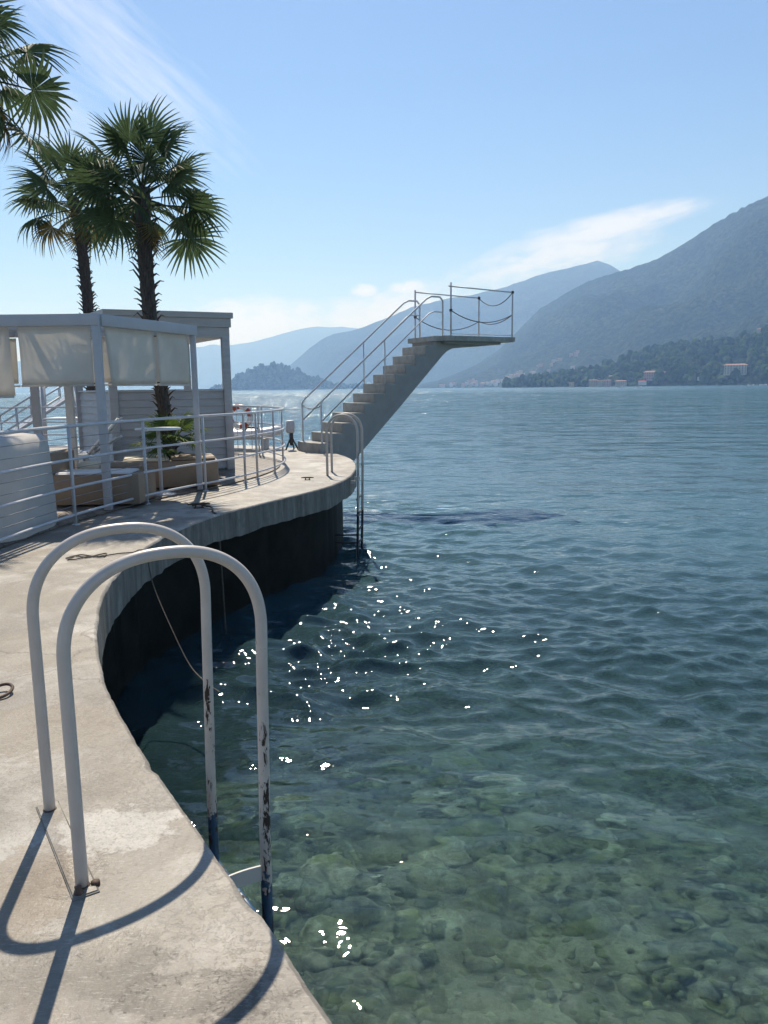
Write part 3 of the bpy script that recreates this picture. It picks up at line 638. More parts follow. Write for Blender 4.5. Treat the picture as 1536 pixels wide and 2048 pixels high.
# ------------------------------------------------------------------ concrete diving platform with stairs
def diving_platform():
    a = R(31); e = V((math.cos(a), math.sin(a), 0)); n = V((-math.sin(a), math.cos(a), 0)); S0 = V((-1.588, 19.298, 0))
    rise, run, Wd, NS = 2.963 / 12, 3.518 / 11, 1.2, 12
    t_ = thing('diving_platform', tuple(S0), 'grey concrete diving platform with a cantilevered flight of stairs over the lake', 'diving platform')
    P = lambda s, w, z: S0 + e * s + n * w + V((0, 0, z))
    rot = Matrix.Rotation(a, 4, 'Z')
    # curved first block
    poly = [P(0, 0, 0), P(.55, 0, 0), P(.55, Wd + .06, 0), P(-.02, Wd + .06, 0)] + [P(-.10 * math.sin(math.pi * k / 8), (Wd + .06) * (1 - k / 8), 0) for k in range(1, 8)]
    MB().prism([(p_.x, p_.y) for p_ in poly], -.01, rise).build('step', M['tread'], t_)
    for k in range(1, NS - 1):
        c_ = P(run * k + .22, Wd / 2, rise * (k + .5) - .012)
        MB().box(c_, (.40, Wd - .05, rise - .024 + .03), bev=.008, m=rot).build('step', M['tread'], t_)
    # raking beam (side outline), as a solid of the stair's width less a margin
    up = [(.30, -.06)]
    for k in range(1, NS): up += [(run * k + .04, rise * k - .06), (run * k + .04, rise * (k + 1) - .05)]
    low = [(5.667, 2.84), (5.667, 2.79), (4.75, 2.70), (4.098, 2.643), (3.93, 2.57), (3.764, 2.439), (2.387, 1.089), (.939, -.283), (.45, -.75), (.30, -.75)]
    up = up[:-1] + [(3.56, 2.84)]
    poly = up + low; m_ = len(poly)
    vs = [P(s, .02, z) for s, z in poly] + [P(s, Wd - .02, z) for s, z in poly]
    MB().add(vs, [tuple(range(m_)), tuple(reversed(range(m_, 2 * m_)))] + [(i, i + m_, (i + 1) % m_ + m_, (i + 1) % m_) for i in range(m_)]).build('raking_beam', M['stair'], t_)
    zt = 2.965
    so, no = 3.50, -.30
    poly = [P(3.50, .0, 0), P(3.78, no, 0), P(6.05, no, 0), P(6.05, Wd + .12, 0), P(3.50, Wd + .12, 0)]
    MB().prism([(p_.x, p_.y) for p_ in poly], zt - .13, zt).build('platform_slab', M['tread'], t_)
    poly = [P(3.75, no + .16, 0), P(5.66, no + .16, 0), P(5.66, Wd, 0), P(3.75, Wd, 0)]
    MB().prism([(p_.x, p_.y) for p_ in poly], zt - .20, zt - .132).build('slab_soffit', M['stair'], t_)
    # stair handrails
    for w in (.07, Wd - .02):
        hb = .98
        foot = P(.10, w, rise if w > .5 else 0); z_b = rise + hb
        top = [foot, P(.10, w, z_b), P(.16, w, z_b + .10)]
        s1 = 3.35; z1 = zt + 1.0
        top += [P(.30, w, z_b + .22), P(s1 - .06, w, z1 - .04), P(s1 + .10, w, z1 + .03), P(s1 + .38, w, z1 + .03), P(s1 + .47, w, z1 - .07), P(s1 + .47, w, zt)]
        pts = []
        for i_ in range(len(top) - 1): pts += [top[i_].lerp(top[i_ + 1], f) for f in (0, .5)]
        pts.append(top[-1])
        MB().tube(pts, .024, 10).build('handrail', M['rail'], t_)
        MB().tube([P(.12, w, z_b - .42), P(s1 + .02, w, z1 - .42), P(s1 + .18, w, z1 - .36), P(s1 + .46, w, z1 - .36)], .018, 8).build('mid_rail', M['rail'], t_)
        MB().tube([P(1.98, w, rise * 6), P(1.98, w, z_b + (z1 - z_b) * (1.98 - .16) / (s1 - .16) + .04)], .018, 8).build('baluster', M['rail'], t_)
    sag = lambda p0, p1, d: [p0.lerp(p1, k / 16) - V((0, 0, d * 4 * (k / 16) * (1 - k / 16))) for k in range(17)]
    MB().tube(sag(P(.10, .07, rise + .95), P(.10, Wd - .02, rise + .95), .10), .012, 6).build('chain', M['rubber'], t_)
    # platform guard: four posts, side rails, sagging ropes
    NL, NR, FR, FL = P(3.86, no + .05, zt), P(5.98, no + .05, zt), P(5.98, Wd + .06, zt), P(3.72, Wd + .06, zt)
    ht = 1.28
    for c_, hgt in ((NL, ht + .10), (NR, ht), (FR, ht), (FL, ht + .06)):
        MB().tube([c_ - V((0, 0, .05)), c_ + V((0, 0, hgt))], .024, 10).build('post', M['rail'], t_)
    MB().tube([NL + V((0, 0, ht - .0)) - e * .07, NR + V((0, 0, ht - .05))], .018, 8).build('side_rail', M['rail'], t_)
    MB().tube([FL + V((0, 0, ht)), FR + V((0, 0, ht - .05))], .018, 8).build('side_rail', M['rail'], t_)
    MB().tube([NL + V((0, 0, .05)), NR + V((0, 0, .05))], .010, 6).build('toe_rail', M['rail'], t_)
    for p0, p1, h0, h1, d in ((NL, NR, .66, .62, .26), (FL, FR, .60, .55, .30), (NR, FR, .62, .56, .16), (NR, FR, ht - .06, ht - .06, .28)):
        MB().tube(sag(p0 + V((0, 0, h0)), p1 + V((0, 0, h1)), d), .013, 6).build('rope', M['rubber'], t_)
    for c_, h in ((NR, ht - .05), (FR, ht - .05), (NL, .66), (FL, .60)):
        MB().lathe([(.02, -.04), (.042, -.025), (.045, .025), (.02, .04)], c_ + V((0, 0, h)), 8).build('rope_knot', M['rubber'], t_)
diving_platform()

# ------------------------------------------------------------------ pergola with blinds
def sheet(p0, p1, z0, z1, nu=14, nv=8, belly=.04, seed=0, skew=0.0, thick=.003, sag=.0):
    """a hanging cloth with thickness between two plan points"""
    d = p1 - p0; nrm = V((-d.y, d.x, 0)).normalized(); mb = MB(); vs = []
    for side in (0, 1):
        for j in range(nv + 1):
            for i in range(nu + 1):
                u, v = i / nu, j / nv
                b = belly * (math.sin(u * math.pi * 2.3 + seed) * .5 + noise.noise(V((u * 2.2 + seed, v * 1.3, seed)))) * (.3 + v)
                q = p0 + d * (u + skew * v * (1 - u)) + nrm * (b + side * thick)
                vs.append((q.x, q.y, z1 + (z0 - z1) * v - sag * v * math.sin(u * math.pi)))
    k = (nu + 1) * (nv + 1); fs = []
    for j in range(nv):
        for i in range(nu):
            a = j * (nu + 1) + i; fs.append((a, a + 1, a + nu + 2, a + nu + 1)); fs.append((k + a, k + a + nu + 1, k + a + nu + 2, k + a + 1))
    per = [(i, i + 1) for i in range(nu)] + [(nv * (nu + 1) + i, nv * (nu + 1) + i + 1) for i in range(nu)] + [(j * (nu + 1), (j + 1) * (nu + 1)) for j in range(nv)] + [(j * (nu + 1) + nu, (j + 1) * (nu + 1) + nu) for j in range(nv)]
    fs += [(a, b, b + k, a + k) for a, b in per]
    return mb.add(vs, fs, True)
def pergola():
    P1, P2 = V((-3.72, 10.28, .026)), V((-2.96, 12.32, .026)); P0 = V((-7.4, 10.28, .026)); P3 = P0 + (P2 - P1)
    t_ = thing('pergola', tuple(P1), 'grey metal pergola with off-white fabric blinds behind the curved railing', 'pergola')
    ztop = 2.56
    ang = math.atan2((P2 - P1).y, (P2 - P1).x)
    for c_, w in ((P1, .10), (P2, .085), (P0, .12)):
        MB().box(c_ + V((0, 0, ztop / 2)), (w, w, ztop), ang * 0 + .1, .006).build('post', M['frame'], t_)
    for px, Yd, k in ((139, 11.9, 'frame_white'), (71, 12.32, 'frame')):
        c_ = ony(px, 800, Yd); MB().box(V((c_.x, c_.y, ztop / 2 + .026)), (.11, .11, ztop - .05), 0.1, .006).build('post', M[k], t_)
    def beam(a, b, z, h, w):
        d = b - a; MB().box((a + b) / 2 + V((0, 0, z)), (d.length - .1, w, h), math.atan2(d.y, d.x), .006).build('beam', M['frame'], t_)
    beam(P0, P1 + V((.1, 0, 0)), ztop - .06, .15, .12); beam(P1, P2 + (P2 - P1).normalized() * .1, ztop - .06, .15, .12)
    beam(P2, P3, ztop - .06, .14, .10); beam(P0, P3, ztop - .06, .14, .10)
    for k in range(1, 4):
        f = k / 4; beam(P0.lerp(P1, f) + V((0, .0, 0)), P3.lerp(P2, f), ztop - .07, .09, .06)
    z0, z1 = 1.70, 2.44
    yf = P1.y - .02
    X = lambda px, y=yf: (px - 768) / F_PX * y
    def bl(a, b, lo, seed, skew=0, name='blind', sg=0.0):
        o = sheet(a, b, lo, z1, seed=seed, skew=skew, sag=sg).build(name, M['blind'], t_)
        MB().tube([a + V((0, 0, lo - .012)) + (b - a) * skew, b + V((0, 0, lo - .012))], .014, 8).build('hem_bar', M['blind'], o)
    bl(V((-7.3, yf, 0)), V((X(40), yf, 0)), 1.56, 1)
    bl(V((X(57), yf, 0)), V((X(199), yf, 0)), z0, 2)
    dr = (P2 - P1); q = lambda f: P1 + dr * f - V((0, 0, .026))
    bl(q(.07), q(.55), z0, 3, skew=.08); bl(q(.58), q(.93), z0, 4, skew=.0)
    # blinds on the far side, lit by the sun
    dr2 = (P2 - P3); q2 = lambda f: P3 + dr2 * f - V((0, 0, .05))
    for k in range(4): bl(q2(.03 + .24 * k), q2(.25 + .24 * k), 1.74, 10 + k)
pergola()

# ------------------------------------------------------------------ clad kiosk behind the pergola
def kiosk():
    KR, KL, BL, BR = V((-3.09, 15.5, 0)), V((-5.05, 14.6, 0)), V((-6.5, 16.7, 0)), V((-4.4, 17.6, 0))
    t_ = thing('kiosk', tuple(KR), 'grey clad kiosk with half-height plank walls and a flat roof', 'kiosk')
    zw = 1.60; hb = .138
    def side(a, b, nm='plank'):
        d = b - a; n_ = int(zw / hb) + 1; ang = math.atan2(d.y, d.x); nrm = V((d.y, -d.x, 0)).normalized()
        MB().box((a + b) / 2 + V((0, 0, zw / 2)) - nrm * .05, (d.length - .1, .03, zw - .02), ang).build('inner_panel', M['frame'], t_)
        tilt = Matrix.Rotation(ang, 4, 'Z') @ Matrix.Rotation(R(-9), 4, 'X')
        for k in range(n_ - 1): MB().box((a + b) / 2 + V((0, 0, .06 + hb * k + hb / 2)) , (d.length - .06, .022, hb + .012), m=tilt).build('plank', M['cladding'], t_)
        MB().box((a + b) / 2 + V((0, 0, zw + .01)), (d.length, .10, .035), ang, .004).build('wall_cap', M['frame'], t_)
    side(KL, KR); side(BL, KL)
    side(BR, BL)
    for c_ in (KR, KL, BL, BR):
        MB().box(c_ + V((0, 0, 1.33)), (.15, .15, 2.66), R(24), .006).build('post', M['cladding'], t_)
    cen = (KR + KL + BL + BR) / 4
    def quad(sc, z0, z1, nm, mt, dx=V((0, 0, 0))):
        poly = [cen + (c_ - cen) * sc + dx for c_ in (KL, KR, BR, BL)]
        return MB().prism([(p_.x, p_.y) for p_ in poly], z0, z1).build(nm, M[mt], t_)
    quad(1.06, 2.62, 2.81, 'fascia_board', 'cladding'); quad(1.085, 2.813, 2.98, 'fascia_board', 'cladding'); rf = quad(1.115, 2.983, 3.09, 'roof', 'cladding')
kiosk()

# ------------------------------------------------------------------ palms
def frond_mesh(name, petiole, blade, nseg, spread, droop, mt, seed):
    g = random.Random(seed); mb = MB()
    pts = [V((petiole * f, 0, .10 * math.sin(f * 2.2) * petiole)) for f in (0, .25, .5, .75, 1)]
    mb.tube(pts, [.017, .014, .011, .010, .008], 5)
    hub = pts[-1]
    for k in range(nseg):
        a = R(-spread + 2 * spread * k / (nseg - 1)) + g.uniform(-.015, .015)
        Ln = blade * (.80 + .24 * math.cos(a * .62)) * g.uniform(.93, 1.05)
        da = R(2 * spread / (nseg - 1)); dirv = V((math.cos(a), math.sin(a), 0)); sid = V((-math.sin(a), math.cos(a), 0))
        dr_ = droop * g.uniform(.7, 1.3); split = .46; vs = []
        bend = g.uniform(-.05, .05)
        for f, w in ((.0, 1.0), (.12, 1.06), (split, 1.0), (.70, .55), (.9, .28), (1.0, .02)):
            wid = Ln * min(f, split) * da * .5 * w * 1.02
            zc = -dr_ * Ln * max(0, f - .35) ** 2 - .16 * Ln * f * (1 - math.cos(a)) * .5
            c_ = hub + dirv * (Ln * f * (1 - .10 * dr_ * f)) + sid * (bend * f * f * Ln) + V((0, 0, zc))
            fold = wid * .55
            vs += [c_ + sid * wid + V((0, 0, fold)), c_, c_ - sid * wid + V((0, 0, fold))]
        fs = []
        for i_ in range(5):
            b = i_ * 3; fs += [(b, b + 1, b + 4, b + 3), (b + 1, b + 2, b + 5, b + 4)]
        mb.add(vs, fs, False)
    return mb.mesh(name, mt)
FR_ = [frond_mesh('frond', .74, .62, 28, 136, .35 + .28 * k, M['leaf'], 20 + k) for k in range(4)]
FR_DRY = [frond_mesh('frond', .45, .55, 30, 110, 1.1, M['leaf_dry'], 30 + k) for k in range(2)]
def palm(path_pts, r0, r1, crown_scale, nfr, label, seed, down=-50, dry=3, group='fan palms by the terrace', skirt=6, up=72):
    g = random.Random(seed); path = catmull(path_pts, 8); base = path[0]; top = path[-1]
    t_ = thing('palm_tree', tuple(base), label, 'palm tree', group)
    n_ = len(path); mb = MB(); ring = 16; vs = []
    fine = []
    for i_ in range(n_ * 3):
        p_, tn = along(path, plen(path) * i_ / (n_ * 3 - 1)); fine.append(p_)
    for i_, p_ in enumerate(fine):
        f = i_ / (len(fine) - 1); rad = r0 + (r1 - r0) * f
        for j in range(ring):
            a = 2 * math.pi * j / ring; k_ = 1 + .16 * noise.noise(V((math.cos(a) * 2.2, math.sin(a) * 2.2, p_.z * 5 + seed))) + .07 * ((i_ + j) % 2)
            vs.append((p_.x + rad * k_ * math.cos(a), p_.y + rad * k_ * math.sin(a), p_.z))
    mb.add(vs, [(i_ * ring + j, i_ * ring + (j + 1) % ring, (i_ + 1) * ring + (j + 1) % ring, (i_ + 1) * ring + j) for i_ in range(len(fine) - 1) for j in range(ring)], True)
    tr = mb.build('trunk', M['trunk'], t_)
    mb = MB(); L = plen(path)
    for k in range(int(L * 46)):
        d = L * (k + g.random()) / int(L * 46); p_, tn = along(path, d); f = d / L; rad = r0 + (r1 - r0) * f
        a = k * 2.39996 + g.uniform(-.3, .3); o_ = V((math.cos(a), math.sin(a), 0)); ln = g.uniform(.07, .17) * (1 + .3 * f)
        b0 = p_ + o_ * rad * .85
        upw = g.uniform(.35, 1.0); b1 = b0 + o_ * ln * .55 + V((0, 0, ln * upw * .8)); b2 = b1 + o_ * ln * .35 + V((0, 0, ln * g.uniform(-.3, .3)))
        mb.tube([b0, b1, b2], [.022, .013, .004], 4, caps=False)
    lb = mb.build('leaf_bases', M['trunk'], tr); lb['kind'] = 'stuff'
    rel = top - base
    for k in range(nfr):
        f = (k + .5) / nfr; elv = up - (up - down) * f ** .9 + g.uniform(-9, 9); azm = k * 137.5 + g.uniform(-14, 14)
        me = g.choice(FR_[:2]) if elv > 20 else g.choice(FR_[1:])
        if k >= nfr - dry: me = g.choice(FR_DRY)
        s = crown_scale * g.uniform(.88, 1.08)
        inst('frond', me, t_, rel + V((0, 0, g.uniform(-.18, .05) - .25 * f)), (R(g.uniform(-65, 65)), R(-elv), R(azm)), (s, s, s))
    for k in range(skirt):
        me = g.choice(FR_DRY); s = crown_scale * g.uniform(.6, .8)
        inst('frond', me, t_, rel + V((0, 0, -.35 - .05 * k)), (R(g.uniform(-40, 40)), R(g.uniform(62, 82)), R(k * 100 + g.uniform(-20, 20))), (s, s, s))
    return t_
D = 13.3
pa = [ony(349, 965, D), ony(338, 880, D), ony(322, 775, D), ony(302, 650, D), ony(293, 550, D), ony(287, 450, D), ony(284, 375, D)]
pa[0].z = .026
palm(pa, .10, .12, 1.07, 30, 'tall fan palm with a thick shaggy trunk rising between pergola and kiosk', 3, down=-34, dry=0, skirt=2, up=68)
D = 17.8
pb = [ony(188, 950, D), ony(183, 780, D), ony(178, 640, D), ony(169, 540, D), ony(158, 450, D), ony(146, 395, D)]; pb[0].z = .026
palm(pb, .10, .115, 1.20, 26, 'slimmer fan palm with yellowed lower leaves left of the tall one', 5, down=-42, dry=5, skirt=2)
D = 11.8
pc = [ony(-95, 1040, D), ony(-88, 700, D), ony(-80, 400, D), ony(-72, 170, D), ony(-68, 120, D)]; pc[0].z = .026
palm(pc, .15, .17, 1.15, 22, 'cropped fan palm whose drooping leaves hang in from the left edge', 8, down=-65, skirt=2)
# low bushy palm at the foot of the tall one
def low_palm():
    b = ony(345, 960, 13.0); b.z = .026
    t_ = thing('potted_palm', tuple(b), 'low bushy fan palm with bright leaves beside the kiosk wall', 'plant')
    g = random.Random(4)
    yl = [frond_mesh('frond', .40, .40, 24, 105, .5, M['leaf_young'], 50 + k) for k in range(2)]
    MB().lathe([(.16, 0), (.22, .42), (.24, .45), (.20, .45), (.19, .40)], b, 18).build('pot', M['dark'], t_)
    MB().tube([b + V((.02, 0, .3)), b + V((.02, 0, .75))], [.06, .05], 8).build('stem', M['trunk'], t_)
    for k in range(16):
        s = g.uniform(.8, 1.05)
        inst('frond', g.choice(yl), t_, V((.02, 0, .68)), (R(g.uniform(-20, 20)), R(-(62 - 80 * (k / 16))), R(k * 137.5)), (s, s, s))
low_palm()

# ------------------------------------------------------------------ furniture on the terrace
def sofa(c, size, rz, label, backs, cushions, arm=False):
    t_ = thing('lounge_sofa', (c[0], c[1], .026), label, 'sofa')
    rot = Matrix.Rotation(rz, 4, 'Z'); T = lambda x, y, z: V((c[0], c[1], .026)) + rot @ V((x, y, z))
    w, d, h = size
    MB().box(T(0, 0, .03 + h / 2), (w, d, h), rz, .012).build('base', M['sofa'], t_)
    for x0, x1, y0, y1, hh in backs:
        MB().box(T((x0 + x1) / 2, (y0 + y1) / 2, .03 + hh / 2), (x1 - x0, y1 - y0, hh), rz, .03).build('backrest', M['cushion' if hh < .55 else 'sofa'], t_)
    for x0, x1, y0, y1, z, hh, mt in cushions:
        MB().box(T((x0 + x1) / 2, (y0 + y1) / 2, z + hh / 2), (x1 - x0, y1 - y0, hh), rz, .03).build('cushion', M[mt], t_)
sofa((-4.02, 10.98), (1.25, .9, .42), R(2), 'tan lounge sofa with a white seat pad just behind the corner post', [(-.62, -.54, -.45, .45, .72)], [(-.52, .5, -.44, .1, .43, .05, 'white_pad'), (-.42, -.1, .12, .42, .43, .13, 'cushion'), (.0, .5, .15, .44, .43, .12, 'sofa')])
sofa((-3.55, 12.75), (1.5, .8, .42), R(18), 'long tan lounge sofa beside the second pergola post', [], [(-.72, -.02, -.37, .37, .45, .06, 'cushion'), (.02, .72, -.37, .37, .45, .06, 'sofa')])
def bar_table():
    c_ = V((-3.42, 11.75, .026)); t_ = thing('bar_table', tuple(c_), 'tall thin round white table between the sofas', 'table')
    MB().lathe([(.02, .985), (.33, .99), (.34, 1.0), (.34, 1.015), (.33, 1.02), (.01, 1.02)], c_, 28).build('table_top', M['plastic'], t_)
    MB().tube([c_ + V((0, 0, .02)), c_ + V((0, 0, .985))], .028, 10).build('leg', M['frame'], t_)
    MB().lathe([(.22, 0), (.22, .012), (.03, .03)], c_, 20).build('foot', M['frame'], t_)
bar_table()
def covered_stack():
    c_ = V((-4.78, 8.75, .026)); t_ = thing('covered_furniture', tuple(c_), 'waist-high furniture wrapped in a white fabric cover at the left edge', 'cover')
    mb = MB(); n_ = 72; prof = [(.84, 0.0), (.835, .12), (.825, .4), (.81, .7), (.80, 1.0), (.78, 1.13), (.72, 1.2), (.5, 1.23), (.0, 1.24)]; vs = []
    for r_, z in prof:
        for j in range(n_):
            a = 2 * math.pi * j / n_; sq = (abs(math.cos(a)) ** 4 + abs(math.sin(a)) ** 4) ** -.25
            fo = 1 + (.022 * math.sin(a * 7 + 1.1 * math.sin(a * 2)) + .03 * noise.noise(V((math.cos(a) * 3, math.sin(a) * 3, z * 2)))) * max(0, 1.05 - z)
            vs.append((c_.x + r_ * sq * fo * math.cos(a), c_.y + r_ * sq * fo * math.sin(a), c_.z + z * .91))
    mb.add(vs, [(i_ * n_ + j, i_ * n_ + (j + 1) % n_, (i_ + 1) * n_ + (j + 1) % n_, (i_ + 1) * n_ + j) for i_ in range(len(prof) - 1) for j in range(n_)], True)
    mb.build('fabric_cover', M['drape'], t_)
    MB().box(c_ + V((0, 0, .45)), (1.2, 1.2, .9), .1).build('stacked_chairs', M['frame_white'], t_)
covered_stack()
def lounger(loc, rz, label, raise_):
    t_ = thing('sun_lounger', loc, label, 'lounger', 'white plastic sun loungers')
    rot = Matrix.Rotation(rz, 4, 'Z'); T = lambda x, y, z: V(loc) + rot @ V((x, y, z))
    for s in (-1, 1):
        MB().box(T(0, s * .30, .34), (1.25, .05, .06), rz, .012).build('side_frame', M['plastic'], t_)
        for x in (-.5, .5): MB().box(T(x, s * .29, .16), (.06, .05, .32), rz, .01).build('leg', M['plastic'], t_)
    for k in range(11): MB().box(T(-.60 + .115 * k, 0, .385), (.085, .56, .022), rz, .005).build('slat', M['plastic'], t_)
    ca, sa = math.cos(raise_), math.sin(raise_)
    for s in (-1, 1): MB().tube([T(.62, s * .28, .38), T(.62 + .75 * ca, s * .27, .38 + .75 * sa)], .022, 8).build('back_frame', M['plastic'], t_)
    tl = rot @ Matrix.Rotation(-raise_, 4, 'Y')
    for k in range(7): MB().box(T(.62 + (.07 + .105 * k) * ca, 0, .38 + (.07 + .105 * k) * sa), (.075, .54, .02), m=tl).build('slat', M['plastic'], t_)
lounger((-5.55, 12.9, .22), R(12), 'white slatted sun lounger with raised back beneath the blinds', R(48))
lounger((-6.1, 14.0, .026), R(8), 'white slatted sun lounger half hidden behind the pale post', R(30))
# rear terrace table, gangway and equipment by the far railing
def cafe_table():
    c_ = V((-7.1, 17.6, .026)); t_ = thing('cafe_table', tuple(c_), 'small pedestal table by the far railing at left', 'table')
    MB().box(c_ + V((0, 0, .99)), (.95, .8, .035), .1, .008).build('table_top', M['plastic'], t_)
    MB().box(c_ + V((0, 0, .48)), (.09, .09, .96), .1, .006).build('leg', M['sofa'], t_)
    MB().box(c_ + V((0, 0, .02)), (.5, .5, .03), .1, .006).build('foot', M['dark'], t_)
cafe_table()
def gangway():
    b = V((-11.6, 23.0, .0)); t_ = thing('gangway', tuple(b), 'grey steel boarding gangway with sloping handrails beyond the far railing', 'gangway')
    p0, p1 = ony(-30, 850, 23.2), ony(118, 758, 24.4)
    for off_ in (V((0, 0, 0)), V((.05, .9, 0))):
        MB().tube([p0 + off_, p1 + off_], .03, 8).build('handrail', M['frame'], t_)
        MB().tube([p0 + off_ - V((0, 0, .55)), p1 + off_ - V((0, 0, .55))], .03, 8).build('side_beam', M['frame'], t_)
        for k in range(6):
            q = p0.lerp(p1, k / 5) + off_; MB().tube([q, q - V((0, 0, .55))], .018, 6).build('post', M['frame'], t_)
    MB().box((p0 + p1) / 2 + V((0, .45, -.6)), ((p1 - p0).length, .85, .06), m=Matrix.Rotation(math.atan2((p1 - p0).y, (p1 - p0).x), 4, 'Z') @ Matrix.Rotation(-math.atan2((p1 - p0).z, V(((p1 - p0).x, (p1 - p0).y, 0)).length), 4, 'Y')).build('walkway', M['frame'], t_)
    for px0, y0, px1, y1, Y in ((84, 770, 92, 900, 22.4), (150, 772, 182, 880, 22.4), (140, 772, 172, 900, 23.2)):
        MB().tube([ony(px0, y0, Y), ony(px1, y1, Y)], .07, 4).build('strut', M['frame'], t_)
gangway()

# ------------------------------------------------------------------ lifebuoy, dinghy, motor
def lifebuoy():
    c_ = ony(480, 833, 19.9); t_ = thing('lifebuoy', tuple(c_), 'orange and white lifebuoy ring hanging on the far railing', 'lifebuoy')
    Rr, r_ = .25, .065
    for k in range(8):
        pts = [c_ + V((Rr * math.cos(a), 0, Rr * math.sin(a))) for a in [2 * math.pi * (k + f / 6) / 8 for f in range(7)]]
        MB().tube(pts, r_, 10, caps=False).build('ring_band', M['orange' if k % 2 == 0 else 'plastic'], t_)
    MB().tube([c_ + V(((Rr + .08) * math.cos(2 * math.pi * k / 32), -.02, (Rr + .08) * math.sin(2 * math.pi * k / 32) + .012 * math.cos(8 * math.pi * k / 16))) for k in range(32)], .008, 5, closed=True).build('grab_line', M['rope_pale'], t_)
lifebuoy()
def dinghy():
    c_ = V((-4.7, 22.6, .55)); c_ = ony(500, 868, 20.9)
    t_ = thing('inflatable_dinghy', (c_.x, c_.y, 0), 'white inflatable dinghy stored on the terrace behind the railing', 'boat')
    pts = [V((-1.6, .55, 0)), V((-.4, .6, 0)), V((.6, .5, .05)), V((1.15, .25, .14)), V((1.3, 0, .18)), V((1.15, -.25, .14)), V((.6, -.5, .05)), V((-.4, -.6, 0)), V((-1.6, -.55, 0))]
    MB().tube(catmull([c_ + V((p_.x * .62, p_.y * .8, p_.z * .6)) for p_ in pts], 5), .13, 14).build('tube', M['plastic'], t_)
    MB().box(c_ + V((-.3, 0, -.10)), (1.3, .7, .05), 0, .01).build('floor', M['frame'], t_)
    MB().box(c_ + V((-.92, 0, .03)), (.06, .7, .28), 0, .01).build('transom', M['frame_white'], t_)
    MB().tube([c_ + V((-.1, -.5, .10)), c_ + V((.02, -.52, .20)), c_ + V((.25, -.5, .20)), c_ + V((.38, -.42, .10))], .03, 8).build('grab_handle', M['dark'], t_)
    for x in (-.7, .4): MB().box(V((c_.x + x, c_.y, (c_.z - .11) / 2)), (.12, .7, c_.z - .11), 0, .01).build('cradle', M['frame'], t_)
dinghy()
def outboard():
    c_ = onz(585, 900); c_ = V((c_.x - .05, 20.6, 0)); t_ = thing('outboard_motor', tuple(c_), 'grey outboard motor on a dark stand left of the stairs', 'motor')
    z = .62
    MB().box(c_ + V((0, 0, z)), (.22, .30, .34), .2, .05).build('cowling', M['frame'], t_)
    MB().box(c_ + V((.02, 0, z - .32)), (.10, .16, .36), .2, .03).build('shaft_housing', M['dark'], t_)
    for dx in (-.12, .22): MB().tube([c_ + V((.02, 0, z - .25)), c_ + V((dx, -.12, 0))], .022, 6).build('stand_leg', M['dark'], t_)
    MB().tube([c_ + V((.02, 0, z - .25)), c_ + V((.05, .3, 0))], .022, 6).build('stand_leg', M['dark'], t_)
outboard()

# ------------------------------------------------------------------ cleats, ropes, mooring ring
def cleat(c_, rz, label, s=1.0):
    t_ = thing('mooring_cleat', tuple(c_), label, 'cleat')
    rot = Matrix.Rotation(rz, 4, 'Z'); T = lambda x, y, z: c_ + rot @ V((x * s, y * s, z * s))
    MB().box(T(0, 0, .006), (.14 * s, .06 * s, .012 * s), rz, .003).build('base_plate', M['rust'], t_)
    MB().tube([T(-.15, 0, .055), T(-.08, 0, .06), T(0, 0, .058), T(.08, 0, .06), T(.15, 0, .055)], [.010 * s, .016 * s, .018 * s, .016 * s, .010 * s], 8).build('horn', M['rust'], t_)
    for x in (-.045, .045): MB().tube([T(x, 0, .0), T(x, 0, .058)], .013 * s, 8).build('stem', M['rust'], t_)
cleat(onz(398, 1016), R(10), 'iron mooring cleat with a dark rope near the middle of the deck')
cleat(onz(615, 960), R(0), 'small iron cleat standing bare near the tip of the deck', 0.75)
def rope_obj(pts, r, mt, label):
    p_ = catmull(pts, 8); o = MB().tube(p_, r, 6).build('mooring_rope', M[mt], base=tuple(p_[0])); tag(o, label, 'rope')
def on_edge(px, py, drop_to, r=.012):
    e_ = onz(px, py); return e_
e1 = onz(430, 1027)
rope_obj([onz(385, 1014) + V((0, 0, .02)), onz(395, 1013) + V((0, 0, .035)), onz(412, 1016) + V((0, 0, .03)), onz(424, 1018) + V((0, 0, .02)), e1 + V((-.03, .03, .012)), e1 + V((.05, -.05, -.05)), e1 + V((.06, -.06, -.4)), e1 + V((.07, -.06, -1.0)), e1 + V((.08, -.05, -1.62))], .013, 'rope', 'dark rope running from the cleat over the deck edge down to the water')
e2 = onz(284, 1102)
loops = [onz(x, y) + V((0, 0, .012)) for x, y in ((132, 1119), (150, 1114), (172, 1117), (196, 1112), (213, 1109), (205, 1116), (178, 1115), (150, 1121), (136, 1120), (160, 1112), (190, 1115), (213, 1113), (240, 1109), (266, 1107))]
far_pt = ony(420, 1366, 6.6)
rope_obj(loops + [e2 + V((-.02, 0, .012)), e2 + V((.05, -.03, -.03)), ony(308, 1175, 7.55), ony(345, 1262, 7.2), ony(378, 1328, 6.95), ony(408, 1362, 6.7), ony(440, 1385, 6.5)], .0065, 'rope', 'thin rope lying knotted on the deck and hanging into the dark recess')
def ring():
    c_ = onz(2, 1390); t_ = thing('mooring_ring', tuple(c_), 'rusty iron mooring ring lying on the deck at the left edge', 'ring')
    MB().tube([c_ + V((.055 * math.cos(a), .07 * math.sin(a), .022 + .012 * math.sin(a))) for a in [2 * math.pi * k / 28 for k in range(28)]], .009, 8, closed=True).build('loop', M['rust'], t_)
    MB().tube([c_ + V((-.05, 0, 0)), c_ + V((-.05, .0, .035)), c_ + V((-.07, 0, .02)), c_ + V((-.07, 0, 0))], .009, 8).build('staple', M['rust'], t_)
ring()

